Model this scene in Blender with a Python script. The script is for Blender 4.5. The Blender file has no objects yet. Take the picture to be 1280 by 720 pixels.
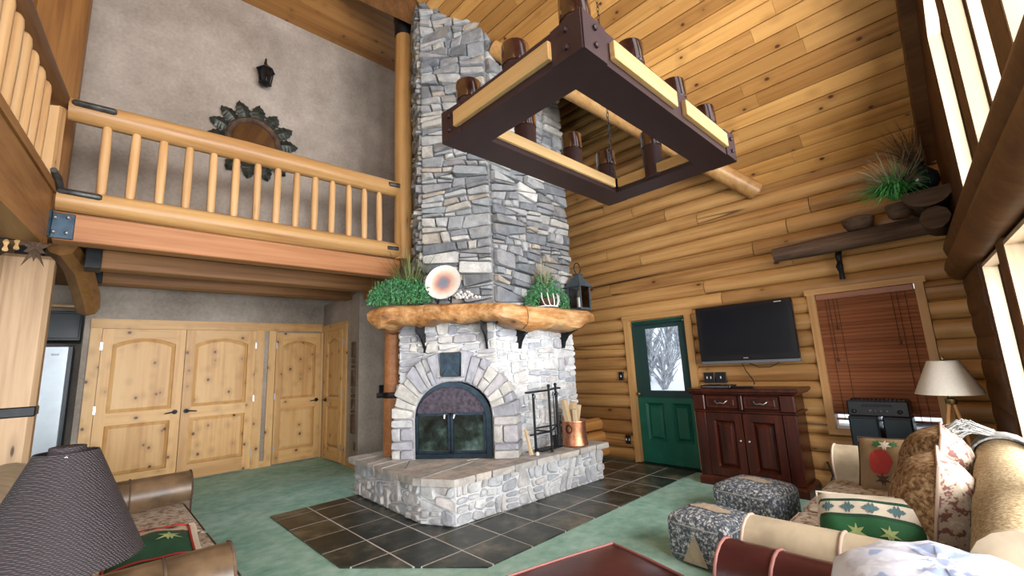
import bpy, bmesh, math, random
import numpy as np
from mathutils import Vector, Matrix
random.seed(7)
sc = bpy.context.scene
C = sc.collection
PI = math.pi

# ------------------------------------------------------------------ camera
CAM_H = 1.40
yaw, pitch, roll = math.radians(46.18), math.radians(9.93), math.radians(-2.76)
fw = Vector((math.cos(pitch)*math.cos(yaw), math.cos(pitch)*math.sin(yaw), math.sin(pitch)))
r0 = Vector((math.sin(yaw), -math.cos(yaw), 0)); u0 = r0.cross(fw)
rv = math.cos(roll)*r0 + math.sin(roll)*u0
uv = -math.sin(roll)*r0 + math.cos(roll)*u0
cam = bpy.data.cameras.new('camera'); cam.sensor_width = 36; cam.lens = 546.7*36/1280; cam.clip_start = .05; cam.clip_end = 300
camo = bpy.data.objects.new('camera', cam); C.objects.link(camo)
camo.matrix_world = Matrix(((rv.x, uv.x, -fw.x, 0), (rv.y, uv.y, -fw.y, 0), (rv.z, uv.z, -fw.z, CAM_H), (0, 0, 0, 1)))
sc.camera = camo

# ------------------------------------------------------------------ light
sc.view_settings.view_transform = 'Standard'; sc.view_settings.look = 'None'
sc.view_settings.exposure = 0.16; sc.view_settings.gamma = 1.0
world = bpy.data.worlds.new('overcast_sky'); sc.world = world; world.use_nodes = True
bg = world.node_tree.nodes['Background']; bg.inputs[0].default_value = (.86, .93, 1.0, 1); bg.inputs[1].default_value = 1.6
sc.cycles.max_bounces = 7; sc.cycles.diffuse_bounces = 2; sc.cycles.glossy_bounces = 3; sc.cycles.transmission_bounces = 4
sc.cycles.transparent_max_bounces = 8; sc.cycles.caustics_reflective = False; sc.cycles.caustics_refractive = False
sc.cycles.sample_clamp_indirect = 6.0
try: sc.cycles.use_denoising = True
except Exception: pass
# window wall frame: s runs from the log wall corner toward the camera, d points outdoors
CA = math.radians(4.8); XB = 5.57
def CW(s, d, z): return Vector((XB - s*math.cos(CA) + d*math.sin(CA), -s*math.sin(CA) - d*math.cos(CA), z))
def area(name, loc, look, sx, sy, power, color=(1, 1, 1)):
    l = bpy.data.lights.new(name, 'AREA'); l.shape = 'RECTANGLE'; l.size = sx; l.size_y = sy; l.energy = power; l.color = color
    o = bpy.data.objects.new(name, l); C.objects.link(o); o.location = loc
    o.rotation_euler = (Vector(look) - Vector(loc)).to_track_quat('-Z', 'Y').to_euler(); return o
LIGHT_BASE = 260
area('window_daylight', CW(4.6, 2.4, 2.0), CW(4.6, -3, 1.7), 7.0, 3.2, LIGHT_BASE*7.2, (.985, .985, 1.0))   # bright overcast sky outside the window wall
area('window_daylight', (-4.3, 1.7, 2.8), (3, 3.6, 1.6), 3.2, 4.0, LIGHT_BASE*.62, (.985, .985, 1.0))         # added fill lamp at the left, outside a made-up wall opening

# ------------------------------------------------------------------ mesh helpers
class MB:
    def __init__(s): s.v = []; s.f = []
    def add(s, vs, fs):
        b = len(s.v); s.v += [tuple(v) for v in vs]; s.f += [tuple(i+b for i in f) for f in fs]; return s
    def box(s, x0, y0, z0, x1, y1, z1):
        return s.add([(x0,y0,z0),(x1,y0,z0),(x1,y1,z0),(x0,y1,z0),(x0,y0,z1),(x1,y0,z1),(x1,y1,z1),(x0,y1,z1)],
                     [(0,3,2,1),(4,5,6,7),(0,1,5,4),(1,2,6,5),(2,3,7,6),(3,0,4,7)])
    def cbox(s, x0, y0, z0, x1, y1, z1, c=.01):
        """box with chamfered edges on every side"""
        xs, ys, zs = (x0, x1), (y0, y1), (z0, z1)
        pts = []
        bm = bmesh.new(); bmesh.ops.create_cube(bm, size=1)
        for v in bm.verts: v.co = Vector((x0+(v.co.x+.5)*(x1-x0), y0+(v.co.y+.5)*(y1-y0), z0+(v.co.z+.5)*(z1-z0)))
        bmesh.ops.bevel(bm, geom=bm.edges[:], offset=c, segments=1, profile=.5, affect='EDGES')
        bm.verts.index_update(); s.add([v.co[:] for v in bm.verts], [[v.index for v in f.verts] for f in bm.faces]); bm.free(); return s
    def obox(s, o, a, b, c):
        """box from origin corner o and three edge vectors"""
        o, a, b, c = Vector(o), Vector(a), Vector(b), Vector(c)
        return s.add([o, o+a, o+a+b, o+b, o+c, o+a+c, o+a+b+c, o+b+c], [(0,3,2,1),(4,5,6,7),(0,1,5,4),(1,2,6,5),(2,3,7,6),(3,0,4,7)])
    def ring_loft(s, rings, cap=True):
        n = len(rings[0]); b = len(s.v)
        for r in rings: s.v += [tuple(p) for p in r]
        for i in range(len(rings)-1):
            for j in range(n):
                k = (j+1) % n
                s.f.append((b+i*n+j, b+i*n+k, b+(i+1)*n+k, b+(i+1)*n+j))
        if cap: s.f.append(tuple(b+j for j in range(n-1, -1, -1))); s.f.append(tuple(b+(len(rings)-1)*n+j for j in range(n)))
        return s
    def relief(s, rings):
        """open stepped panel: lofted rings, closed only at the last one"""
        b = len(s.v); n = len(rings[0]); s.ring_loft(rings, cap=False); s.f.append(tuple(b+(len(rings)-1)*n+j for j in range(n))); return s
    def tube(s, pts, rad, n=8, cap=True, jit=0, squash=None):
        pts = [Vector(p) for p in pts]
        rads = rad if isinstance(rad, (list, tuple)) else [rad]*len(pts)
        rings = []; ref = None
        for i, p in enumerate(pts):
            d = (pts[min(i+1, len(pts)-1)] - pts[max(i-1, 0)]).normalized()
            if ref is None:
                ref = Vector((0, 0, 1)) if abs(d.z) < .9 else Vector((1, 0, 0))
            a = d.cross(ref).normalized(); b2 = a.cross(d).normalized(); ref = b2
            ring = []
            for j in range(n):
                t = 2*PI*j/n; q = rads[i]*(1+random.uniform(-jit, jit))
                ring.append(p + a*math.cos(t)*q + b2*math.sin(t)*q*(squash or 1))
            rings.append(ring)
        return s.ring_loft(rings, cap)
    def lathe(s, prof, n=24, c=(0, 0, 0), cap=True):
        rings = [[(c[0]+r*math.cos(2*PI*j/n), c[1]+r*math.sin(2*PI*j/n), c[2]+z) for j in range(n)] for r, z in prof]
        return s.ring_loft(rings, cap)
    def prism(s, poly, z0, z1):
        n = len(poly)
        return s.add([(p[0], p[1], z0) for p in poly]+[(p[0], p[1], z1) for p in poly],
                     [tuple(range(n-1, -1, -1)), tuple(range(n, 2*n))]+[(i, (i+1) % n, n+(i+1) % n, n+i) for i in range(n)])
    def slab(s, P, poly, d0, d1):
        """poly of (u,v); P(u,v,d) maps into space; thickness from d0 to d1"""
        n = len(poly)
        return s.add([P(u, v, d0) for u, v in poly]+[P(u, v, d1) for u, v in poly],
                     [tuple(range(n-1, -1, -1)), tuple(range(n, 2*n))]+[(i, (i+1) % n, n+(i+1) % n, n+i) for i in range(n)])
    def sphere(s, c, r, nu=12, nv=8, sq=(1, 1, 1)):
        rings = []
        for i in range(1, nv):
            t = PI*i/nv
            rings.append([(c[0]+r*sq[0]*math.sin(t)*math.cos(2*PI*j/nu), c[1]+r*sq[1]*math.sin(t)*math.sin(2*PI*j/nu), c[2]-r*sq[2]*math.cos(t)) for j in range(nu)])
        return s.ring_loft(rings)

def mesh_of(name, mb, off=None):
    me = bpy.data.meshes.new(name)
    vs = mb.v if off is None else [(v[0]-off[0], v[1]-off[1], v[2]-off[2]) for v in mb.v]
    me.from_pydata(vs, [], mb.f); me.update()
    bm = bmesh.new(); bm.from_mesh(me); bmesh.ops.recalc_face_normals(bm, faces=bm.faces[:]); bm.to_mesh(me); bm.free()
    return me
def shade(me, ang):
    if ang is None: return
    me.polygons.foreach_set('use_smooth', [True]*len(me.polygons))
    if ang < 179:
        try: me.set_sharp_from_angle(angle=math.radians(ang))
        except Exception: pass
def wloc(o):
    p = Vector(o.location)
    if o.parent: p += wloc(o.parent)
    return p
def obj(name, mb, m, parent=None, smooth=None, local=False):
    """one mesh object; geometry is given in world coordinates unless local=True"""
    off = None
    if parent is not None and not local: off = wloc(parent)
    me = mesh_of(name, mb, off); shade(me, smooth)
    if m is not None: me.materials.append(m)
    o = bpy.data.objects.new(name, me); C.objects.link(o)
    if parent is not None: o.parent = parent
    return o
def recenter(o):
    """move a top-level mesh's origin to the bottom centre of its bounds"""
    me = o.data; n = len(me.vertices); a = np.empty(n*3); me.vertices.foreach_get('co', a); a = a.reshape(-1, 3)
    c = np.array([(a[:, 0].min()+a[:, 0].max())/2, (a[:, 1].min()+a[:, 1].max())/2, a[:, 2].min()])
    me.vertices.foreach_set('co', (a-c).ravel()); me.update(); o.location = Vector(o.location)+Vector(c); return o
def tag(o, label=None, cat=None, group=None, kind=None):
    if label: o['label'] = label
    if cat: o['category'] = cat
    if group: o['group'] = group
    if kind: o['kind'] = kind
    return o
def thing(name, label, cat, loc=(0, 0, 0), rz=0, group=None):
    o = bpy.data.objects.new(name, None); C.objects.link(o); o.empty_display_size = .1
    o.location = loc; o.rotation_euler = (0, 0, rz); return tag(o, label, cat, group)
def struct(name, mb, m, label, cat, smooth=None):
    o = obj(name, mb, m, None, smooth); return tag(o, label, cat, None, 'structure')
def sgroup(name, label, cat, loc=(0, 0, 0)):
    return tag(thing(name, label, cat, loc), kind='structure')
def stuff(o): o['kind'] = 'stuff'; return o

# ------------------------------------------------------------------ material helpers
def nmat(name):
    m = bpy.data.materials.new(name); m.use_nodes = True; t = m.node_tree; n = t.nodes; b = n['Principled BSDF']
    return m, t, n, b
def N(t, kind, **kw):
    n = t.nodes.new(kind)
    for k, v in kw.items():
        if k.startswith('i_'):
            key = k[2:]; key = int(key) if key.isdigit() else key
            n.inputs[key].default_value = v
        else: setattr(n, k, v)
    return n
def ramp(t, fac, stops, interp='LINEAR'):
    r = N(t, 'ShaderNodeValToRGB'); r.color_ramp.interpolation = interp
    e = r.color_ramp.elements
    while len(e) < len(stops): e.new(.5)
    for i, (p, c) in enumerate(stops):
        e[i].position = p; e[i].color = (c[0], c[1], c[2], 1) if not isinstance(c, float) else (c, c, c, 1)
    t.links.new(fac, r.inputs[0]); return r.outputs[0]
def mixc(t, fac, a, b, mode='MIX'):
    m = N(t, 'ShaderNodeMix', data_type='RGBA', blend_type=mode)
    for sock, val in ((m.inputs[0], fac), (m.inputs[6], a), (m.inputs[7], b)):
        if hasattr(val, 'is_linked'): t.links.new(val, sock)
        elif isinstance(val, (int, float)): sock.default_value = val
        else: sock.default_value = (val[0], val[1], val[2], 1)
    return m.outputs[2]
def mth(t, op, a, b=0.0, clamp=False):
    m = N(t, 'ShaderNodeMath', operation=op, use_clamp=clamp)
    for i, v in enumerate((a, b)):
        if hasattr(v, 'is_linked'): t.links.new(v, m.inputs[i])
        else: m.inputs[i].default_value = v
    return m.outputs[0]
def coords(t, scale=(1, 1, 1), rnd=True, kind='Object'):
    tc = N(t, 'ShaderNodeTexCoord'); src = tc.outputs[kind]
    oi = N(t, 'ShaderNodeObjectInfo')
    if rnd:
        vm = N(t, 'ShaderNodeVectorMath', operation='MULTIPLY_ADD'); t.links.new(oi.outputs['Random'], vm.inputs[0])
        vm.inputs[1].default_value = (37, 53, 71); t.links.new(src, vm.inputs[2]); src = vm.outputs[0]
    mp = N(t, 'ShaderNodeMapping'); t.links.new(src, mp.inputs[0]); mp.inputs['Scale'].default_value = scale
    return mp.outputs[0], oi.outputs['Random'], src
def noise(t, vec, scale, detail=3, rough=.55):
    n = N(t, 'ShaderNodeTexNoise', i_Scale=scale, i_Detail=detail, i_Roughness=rough); t.links.new(vec, n.inputs['Vector']); return n.outputs['Fac']
def bump(t, b, h, strength=.3, dist=.01):
    n = N(t, 'ShaderNodeBump', i_Strength=strength, i_Distance=dist); t.links.new(h, n.inputs['Height']); t.links.new(n.outputs[0], b.inputs['Normal']); return n
def plain(name, col, rough=.55, metal=0.0, var=0.0, vs=8, bmp=0.0, spec=.4, coat=0):
    m, t, n, b = nmat(name)
    b.inputs['Roughness'].default_value = rough; b.inputs['Metallic'].default_value = metal; b.inputs['Specular IOR Level'].default_value = spec
    if coat: b.inputs['Coat Weight'].default_value = coat; b.inputs['Coat Roughness'].default_value = .15
    v, rnd, _ = coords(t, rnd=False)
    nz = noise(t, v, vs, 3)
    c = ramp(t, nz, [(.3, tuple(x*(1-var) for x in col)), (.7, tuple(min(1, x*(1+var)) for x in col))])
    t.links.new(c, b.inputs['Base Color'])
    if bmp: bump(t, b, noise(t, v, vs*6, 2), bmp, .004)
    return m
def wood(name, dark, mid, light, axis='Y', across=9, along=.9, knot=(.9, 4.2), kth=.085, kcol=(.07, .028, .010), kgate=.5, rough=.5, tone=.30, cracks=False, bmp=.15, spec=.35, coat=0):
    m, t, n, b = nmat(name)
    ax = 'XYZ'.index(axis)
    sc_ = [across]*3; sc_[ax] = along
    v, rnd, src = coords(t, tuple(sc_))
    g1 = noise(t, v, 1.0, 5, .6)
    mp2 = N(t, 'ShaderNodeMapping'); t.links.new(src, mp2.inputs[0]); s2 = [across*5]*3; s2[ax] = along*1.6; mp2.inputs['Scale'].default_value = s2
    g2 = noise(t, mp2.outputs[0], 1.0, 2, .5)
    g = mth(t, 'ADD', mth(t, 'MULTIPLY', g1, .7), mth(t, 'MULTIPLY', g2, .3))
    col = ramp(t, g, [(.30, dark), (.48, mid), (.68, light)])
    col = mixc(t, 1.0, col, ramp(t, rnd, [(0, (1-tone, 1-tone*1.15, 1-tone*1.3)), (.5, (1., 1., 1.)), (1, (1+tone*.35, 1+tone*.35, 1+tone*.3))]), 'MULTIPLY')
    if knot:
        mp = N(t, 'ShaderNodeMapping'); t.links.new(src, mp.inputs[0]); s = [knot[1]]*3; s[ax] = knot[0]; mp.inputs['Scale'].default_value = s
        vo = N(t, 'ShaderNodeTexVoronoi', i_Scale=1.0, i_Randomness=1.0); t.links.new(mp.outputs[0], vo.inputs['Vector'])
        sep = N(t, 'ShaderNodeSeparateColor'); t.links.new(vo.outputs['Color'], sep.inputs[0])
        gate = mth(t, 'GREATER_THAN', sep.outputs[0], kgate)
        k = ramp(t, vo.outputs['Distance'], [(kth*.55, 1.0), (kth, .0)])
        halo = ramp(t, vo.outputs['Distance'], [(kth, 1.0), (kth*3.0, 0.0)])
        col = mixc(t, mth(t, 'MULTIPLY', mth(t, 'MULTIPLY', halo, gate), .30), col, tuple(x*.55 for x in dark))
        col = mixc(t, mth(t, 'MULTIPLY', k, gate), col, kcol)
    if cracks:
        mp = N(t, 'ShaderNodeMapping'); t.links.new(src, mp.inputs[0]); s = [4.2]*3; s[ax] = .10; mp.inputs['Scale'].default_value = s
        cn = noise(t, mp.outputs[0], 1.0, 1, .4)
        cr = ramp(t, mth(t, 'ABSOLUTE', mth(t, 'SUBTRACT', cn, .5)), [(.003, 1.0), (.009, 0.0)])
        gate2 = ramp(t, noise(t, v, .35, 0), [(.55, 0.0), (.60, 1.0)])
        col = mixc(t, mth(t, 'MULTIPLY', mth(t, 'MULTIPLY', cr, gate2), .85), col, (.05, .022, .008))
    t.links.new(col, b.inputs['Base Color'])
    b.inputs['Roughness'].default_value = rough; b.inputs['Specular IOR Level'].default_value = spec
    if coat: b.inputs['Coat Weight'].default_value = coat; b.inputs['Coat Roughness'].default_value = .2
    if bmp: bump(t, b, g, bmp, .006)
    return m
def stone_mat(name, stops, bmpd=.5, light=1.0, vein=.35):
    m, t, n, b = nmat(name)
    v, rnd, src = coords(t)
    col = ramp(t, rnd, stops, 'CONSTANT')
    nz = noise(t, v, 9, 5, .65)
    col = mixc(t, .8, col, ramp(t, nz, [(.25, (.55*light,)*3), (.5, (1.0*light,)*3), (.75, (1.45*light, 1.43*light, 1.38*light))]), 'MULTIPLY')
    n2 = noise(t, v, 3.2, 2)
    col = mixc(t, ramp(t, n2, [(.52, 0.0), (.72, vein)]), col, (.42, .36, .30))
    t.links.new(col, b.inputs['Base Color']); b.inputs['Roughness'].default_value = .82; b.inputs['Specular IOR Level'].default_value = .25
    bump(t, b, mth(t, 'ADD', nz, mth(t, 'MULTIPLY', noise(t, v, 40, 2), .4)), bmpd, .02)
    return m
def glass(name, tint=(1, 1, 1), gloss=.08, rough=.02):
    m = bpy.data.materials.new(name); m.use_nodes = True; t = m.node_tree; t.nodes.clear()
    o = N(t, 'ShaderNodeOutputMaterial'); mx = N(t, 'ShaderNodeMixShader'); tr = N(t, 'ShaderNodeBsdfTransparent'); gl = N(t, 'ShaderNodeBsdfGlossy')
    tr.inputs[0].default_value = (*tint, 1); gl.inputs['Roughness'].default_value = rough
    fr = N(t, 'ShaderNodeFresnel', i_IOR=1.45)
    t.links.new(fr.outputs[0], mx.inputs[0]); t.links.new(tr.outputs[0], mx.inputs[1]); t.links.new(gl.outputs[0], mx.inputs[2]); t.links.new(mx.outputs[0], o.inputs[0])
    return m
# ------------------------------------------------------------------ materials
M = {}
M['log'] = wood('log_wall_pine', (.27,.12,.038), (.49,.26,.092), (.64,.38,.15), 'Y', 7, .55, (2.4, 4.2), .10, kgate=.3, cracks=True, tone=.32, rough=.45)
M['logx'] = wood('log_pine_x', (.28,.11,.028), (.48,.22,.06), (.62,.32,.11), 'X', 7, .55, (.9, 4.2), .07, cracks=True, tone=.2, rough=.45)
M['logz'] = wood('log_pine_z', (.32,.145,.045), (.48,.26,.09), (.59,.35,.145), 'Z', 7, .5, (1.0, 5), .06, tone=.15, rough=.45)
M['logdark'] = wood('log_dark_brown', (.10,.042,.014), (.19,.085,.028), (.28,.13,.045), 'X', 7, .6, (1, 5), .06, tone=.2)
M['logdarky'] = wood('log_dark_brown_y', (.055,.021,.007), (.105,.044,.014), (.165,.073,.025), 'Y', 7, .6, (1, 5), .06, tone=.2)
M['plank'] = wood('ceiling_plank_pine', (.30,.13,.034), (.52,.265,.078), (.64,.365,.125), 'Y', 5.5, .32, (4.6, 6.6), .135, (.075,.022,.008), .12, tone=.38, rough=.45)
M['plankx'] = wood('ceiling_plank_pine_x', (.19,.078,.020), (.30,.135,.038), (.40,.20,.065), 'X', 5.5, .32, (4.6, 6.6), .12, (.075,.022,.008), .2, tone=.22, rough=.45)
M['rail'] = wood('rail_log_pine', (.30,.135,.045), (.48,.265,.10), (.60,.37,.155), 'X', 6, .45, (.9, 4.5), .06, tone=.1, rough=.35)
M['baluster'] = wood('baluster_pine', (.44,.22,.085), (.58,.34,.15), (.66,.43,.22), 'Z', 9, .8, (2, 8), .05, tone=.12, rough=.45)
M['column'] = wood('dark_column', (.13,.052,.014), (.25,.11,.03), (.36,.175,.05), 'Z', 6, .5, (1.0, 5), .07, tone=.1)
M['archm'] = plain('arch_mortar', (.46,.46,.47), .9, 0, .12, 20, .4)
M['lanternm'] = plain('blue_grey_metal', (.10,.14,.17), .45, .5, .2, 14)
M['redbeam'] = wood('red_cedar_beam', (.24,.088,.030), (.37,.150,.055), (.48,.225,.095), 'X', 9, .5, (.9, 6), .06, tone=.1)
M['beamy'] = wood('fir_beam_y', (.17,.070,.020), (.27,.125,.038), (.35,.175,.06), 'Y', 8, .5, (.9, 6), .06, tone=.1)
M['joist'] = wood('dark_joist', (.13,.055,.02), (.22,.10,.035), (.32,.15,.055), 'X', 8, .5, (.9, 6), .05, tone=.15)
M['door'] = wood('knotty_alder_z', (.50,.245,.082), (.66,.385,.15), (.74,.475,.215), 'Z', 5, .45, (5.2, 6.4), .15, (.13,.05,.018), .05, tone=.14, rough=.42)
M['doorx'] = wood('knotty_alder_x', (.50,.245,.082), (.66,.385,.15), (.74,.475,.215), 'X', 5, .45, (5.2, 6.4), .15, (.13,.05,.018), .05, tone=.14, rough=.42)
M['doory'] = wood('knotty_alder_y', (.50,.245,.082), (.66,.385,.15), (.74,.475,.215), 'Y', 5, .45, (5, 6), .13, (.13,.05,.018), .2, tone=.12, rough=.42)
M['trimw'] = wood('pale_window_jamb', (.36,.25,.15), (.45,.33,.21), (.50,.38,.26), 'Z', 6, .4, (1.5, 5), .06, (.35,.22,.12), .5, tone=.08)
M['trimz'] = wood('casing_z', (.40,.20,.07), (.55,.30,.11), (.62,.37,.16), 'Z', 7, .5, (1.5, 6), .06, tone=.1)
M['trimy'] = wood('casing_y', (.40,.20,.07), (.55,.30,.11), (.62,.37,.16), 'Y', 7, .5, (1.5, 6), .06, tone=.1)
M['post'] = wood('hewn_post', (.22,.12,.055), (.42,.265,.145), (.55,.375,.22), 'Z', 6, .5, (1.2, 5), .07, cracks=True, tone=.08)
M['mantel'] = wood('live_edge_mantel', (.13,.050,.015), (.42,.195,.065), (.72,.47,.23), 'X', 6, 2.4, (3.2, 5), .14, (.14,.05,.018), .2, tone=.1, rough=.45, bmp=1.0)
M['cherry'] = wood('cherry_stain', (.012,.0025,.0014), (.042,.0075,.0035), (.095,.019,.008), 'Z', 7, .7, None, tone=.25, rough=.30, coat=.12)
M['blind'] = wood('blind_slat', (.17,.058,.026), (.28,.10,.045), (.38,.15,.07), 'Y', 9, .7, None, tone=.25, rough=.4)
M['lampwood'] = wood('lamp_leg_oak', (.42,.19,.06), (.56,.28,.10), (.64,.36,.15), 'Z', 9, .9, None, tone=.05)
M['split'] = wood('split_firewood', (.42,.27,.14), (.62,.46,.28), (.72,.58,.38), 'Z', 9, .9, None, tone=.2)
M['chwood'] = wood('chandelier_board', (.42,.235,.085), (.58,.36,.15), (.68,.46,.22), 'X', 8, .8, (2, 7), .06, tone=.15)
M['chwoody'] = wood('chandelier_board_y', (.36,.19,.06), (.50,.29,.11), (.60,.38,.17), 'Y', 8, .8, (2, 7), .06, tone=.15)
M['bark'] = wood('bark', (.03,.018,.012), (.085,.05,.032), (.16,.10,.065), 'Y', 10, 1.5, None, tone=.2, rough=.9, bmp=1.0)
M['stone'] = stone_mat('ledge_stone', [(0, (.27,.285,.30)), (.16, (.39,.395,.395)), (.30, (.18,.195,.215)), (.44, (.45,.435,.405)), (.54, (.285,.285,.30)), (.66, (.37,.38,.385)), (.78, (.215,.22,.23)), (.87, (.38,.335,.285)), (.93, (.56,.555,.53))], .7)
M['hstone'] = stone_mat('hearth_stone', [(0, (.56,.57,.58)), (.2, (.64,.64,.63)), (.4, (.44,.46,.49)), (.55, (.60,.57,.55)), (.7, (.68,.68,.67)), (.85, (.50,.50,.52))], .5, 1.0, .2)
M['astone'] = stone_mat('arch_stone', [(0, (.46,.46,.47)), (.25, (.52,.50,.48)), (.5, (.38,.38,.42)), (.7, (.56,.54,.50)), (.85, (.44,.42,.44))], .5, 1.0, .15)
M['flag'] = stone_mat('flagstone', [(0, (.52,.48,.44)), (.25, (.58,.52,.46)), (.5, (.44,.42,.39)), (.75, (.56,.53,.50))], .25, 1.0, .2)
M['mortar'] = plain('mortar', (.26,.265,.27), .9, 0, .12, 20, .4)  # chimney joints: grey darkened to stand in for shadow between the stones
M['mortarw'] = plain('pale_mortar', (.74,.75,.76), .9, 0, .08, 20, .4)
M['iron'] = plain('black_iron', (.018,.019,.021), .45, .6, .25, 20)
M['steel'] = plain('blued_steel', (.035,.055,.075), .38, .75, .3, 14, .1)
M['strap'] = plain('aged_steel_strap', (.10,.105,.105), .5, .8, .35, 18, .2)
M['bolt'] = plain('bolt_steel', (.22,.24,.26), .4, .8, .2)
M['chmetal'] = plain('purple_brown_painted_metal', (.034,.0145,.0155), .48, .1, .18, 6, .05)
M['cupglass'] = plain('amber_cup_glass', (.026,.0085,.006), .06, 0, .5, 12, 0, .8, .6)
M['plaster'] = None
M['black'] = plain('black_plastic', (.012,.013,.016), .35)
M['screen'] = plain('tv_screen', (.006,.008,.013), .12, 0, 0, 8, 0, .5)
M['green'] = plain('green_paint', (.010,.115,.075), .42, 0, .12, 5)
M['dgreen'] = plain('dark_green_shade', (.012,.045,.042), .6)
M['white'] = plain('white_ceramic', (.80,.78,.74), .35, 0, .03)
M['copper'] = plain('hammered_copper', (.62,.26,.14), .30, .85, .25, 22, .5)
M['silver'] = plain('pewter', (.5,.48,.46), .3, .9)
M['fridge'] = plain('brushed_fridge', (.34,.38,.41), .38, .7, .05)
M['navy'] = plain('dark_navy_front', (.007,.016,.022), .35)
M['shade'] = plain('linen_shade', (.66,.62,.54), .8, 0, .04, 60, .15)
M['leather'] = plain('tan_suede', (.46,.37,.25), .62, 0, .22, 7, .12)
M['brownleather'] = plain('brown_leather', (.125,.078,.042), .34, 0, .5, 7, .2)
M['burgundy'] = plain('burgundy_leather', (.058,.0125,.013), .34, 0, .25, 6, .2)
M['piping'] = plain('pale_piping', (.45,.33,.26), .5)
M['bpiping'] = plain('rose_piping', (.33,.13,.11), .5)
M['purple'] = plain('patina_metal', (.075,.06,.08), .42, .3, .55, 26, .4)
M['dark'] = plain('soot', (.010,.010,.010), .9)
M['cord'] = plain('black_cord', (.015,.015,.015), .6)
M['leaf1'] = plain('sedum_green', (.085,.28,.11), .55, 0, .45, 14)
M['leaf2'] = plain('yucca_green', (.16,.19,.065), .55, 0, .4, 10)
M['leaf3'] = plain('bright_grass', (.09,.38,.10), .5, 0, .35, 10)
M['leaf4'] = plain('dry_grass', (.37,.34,.22), .7, 0, .35, 10)
M['vase'] = plain('dark_glazed_vase', (.012,.022,.026), .15, 0, .2, 8, 0, .6)
M['brass'] = plain('antique_brass', (.30,.22,.10), .35, .9)
M['snow'] = plain('snow', (.82,.86,.92), .9, 0, .03, .6)
M['pine'] = plain('snowy_twigs', (.30,.32,.35), .9, 0, .5, 6)
M['glass'] = glass('window_glass')
M['fglass'] = None
M['soap'] = plain('leaf_bronze', (.05,.055,.045), .45, .6, .5, 16, .3)
M['weave'] = None

m, t, n, b = nmat('taupe_plaster'); v, _, _ = coords(t, rnd=False)
a = noise(t, v, 1.3, 5, .6); a2 = noise(t, v, 26, 3)
c = ramp(t, mth(t, 'ADD', mth(t, 'MULTIPLY', a, .75), mth(t, 'MULTIPLY', a2, .25)), [(.30, (.22,.18,.145)), (.5, (.36,.305,.255)), (.70, (.50,.43,.37))])
t.links.new(c, b.inputs['Base Color']); b.inputs['Roughness'].default_value = .85; b.inputs['Specular IOR Level'].default_value = .2; bump(t, b, a2, .25, .006); M['plaster'] = m

m, t, n, b = nmat('green_carpet'); v, _, _ = coords(t, rnd=False)
a = noise(t, v, 1.6, 4, .6); a2 = noise(t, v, 160, 2)
a3 = noise(t, v, 9, 3)
c = ramp(t, mth(t, 'ADD', mth(t, 'ADD', mth(t, 'MULTIPLY', a, .45), mth(t, 'MULTIPLY', a2, .25)), mth(t, 'MULTIPLY', a3, .30)), [(.34, (.16,.36,.28)), (.5, (.35,.57,.475)), (.62, (.50,.70,.61))])
t.links.new(c, b.inputs['Base Color']); b.inputs['Roughness'].default_value = .95; b.inputs['Specular IOR Level'].default_value = .1; bump(t, b, a2, .6, .008); M['carpet'] = m

m, t, n, b = nmat('slate_tile'); v, rnd, src = coords(t)
a = noise(t, v, 3.5, 5, .65)
c = ramp(t, a, [(.3, (.010,.015,.014)), (.46, (.030,.037,.032)), (.56, (.075,.078,.062)), (.66, (.15,.14,.11)), (.78, (.26,.24,.20))])
c = mixc(t, 1.0, c, ramp(t, rnd, [(0, (.7,.75,.75)), (.5, (1., 1., 1.)), (1, (1.35,1.2,1.0))]), 'MULTIPLY')
t.links.new(c, b.inputs['Base Color']); b.inputs['Roughness'].default_value = .34; b.inputs['Specular IOR Level'].default_value = .5; bump(t, b, a, .35, .012); M['slate'] = m
M['grout'] = plain('grout', (.56,.54,.50), .9, 0, .1, 30)

def woven(name, base, line, s=46):
    m, t, n, b = nmat(name); v, _, _ = coords(t, (1, 1, 1), False)
    w1 = N(t, 'ShaderNodeTexWave', wave_type='BANDS', bands_direction='DIAGONAL', i_Scale=s, i_Distortion=3.5, i_Detail=2); t.links.new(v, w1.inputs[0]); w1.inputs['Detail Scale'].default_value = 1.2
    w2 = N(t, 'ShaderNodeTexWave', wave_type='BANDS', bands_direction='Z', i_Scale=s*1.3, i_Distortion=3.0, i_Detail=2); t.links.new(v, w2.inputs[0])
    h = mth(t, 'MULTIPLY', w1.outputs['Fac'], w2.outputs['Fac'])
    c = ramp(t, h, [(.1, base), (.75, line)])
    t.links.new(c, b.inputs['Base Color']); b.inputs['Roughness'].default_value = .6; bump(t, b, h, .8, .006); return m
M['weave'] = woven('woven_dark_hide', (.014,.010,.012), (.13,.098,.105))
def paisley(name, c1, c2, c3, s=14, th=.5, rough=.8):
    m, t, n, b = nmat(name); v, _, _ = coords(t)
    a = noise(t, v, s, 3, .7); vo = N(t, 'ShaderNodeTexVoronoi', i_Scale=s*1.1); vo.feature = 'DISTANCE_TO_EDGE'; t.links.new(v, vo.inputs['Vector'])
    k = mth(t, 'ADD', a, mth(t, 'MULTIPLY', vo.outputs['Distance'], .35))
    c = ramp(t, k, [(th-.04, c1), (th, c2), (th+.08, c2), (th+.12, c3)])
    t.links.new(c, b.inputs['Base Color']); b.inputs['Roughness'].default_value = rough; b.inputs['Specular IOR Level'].default_value = .15; bump(t, b, a, .3, .006); return m
M['damask'] = paisley('brown_damask_seat', (.24,.16,.11), (.46,.38,.30), (.56,.49,.40), 22)
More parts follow.
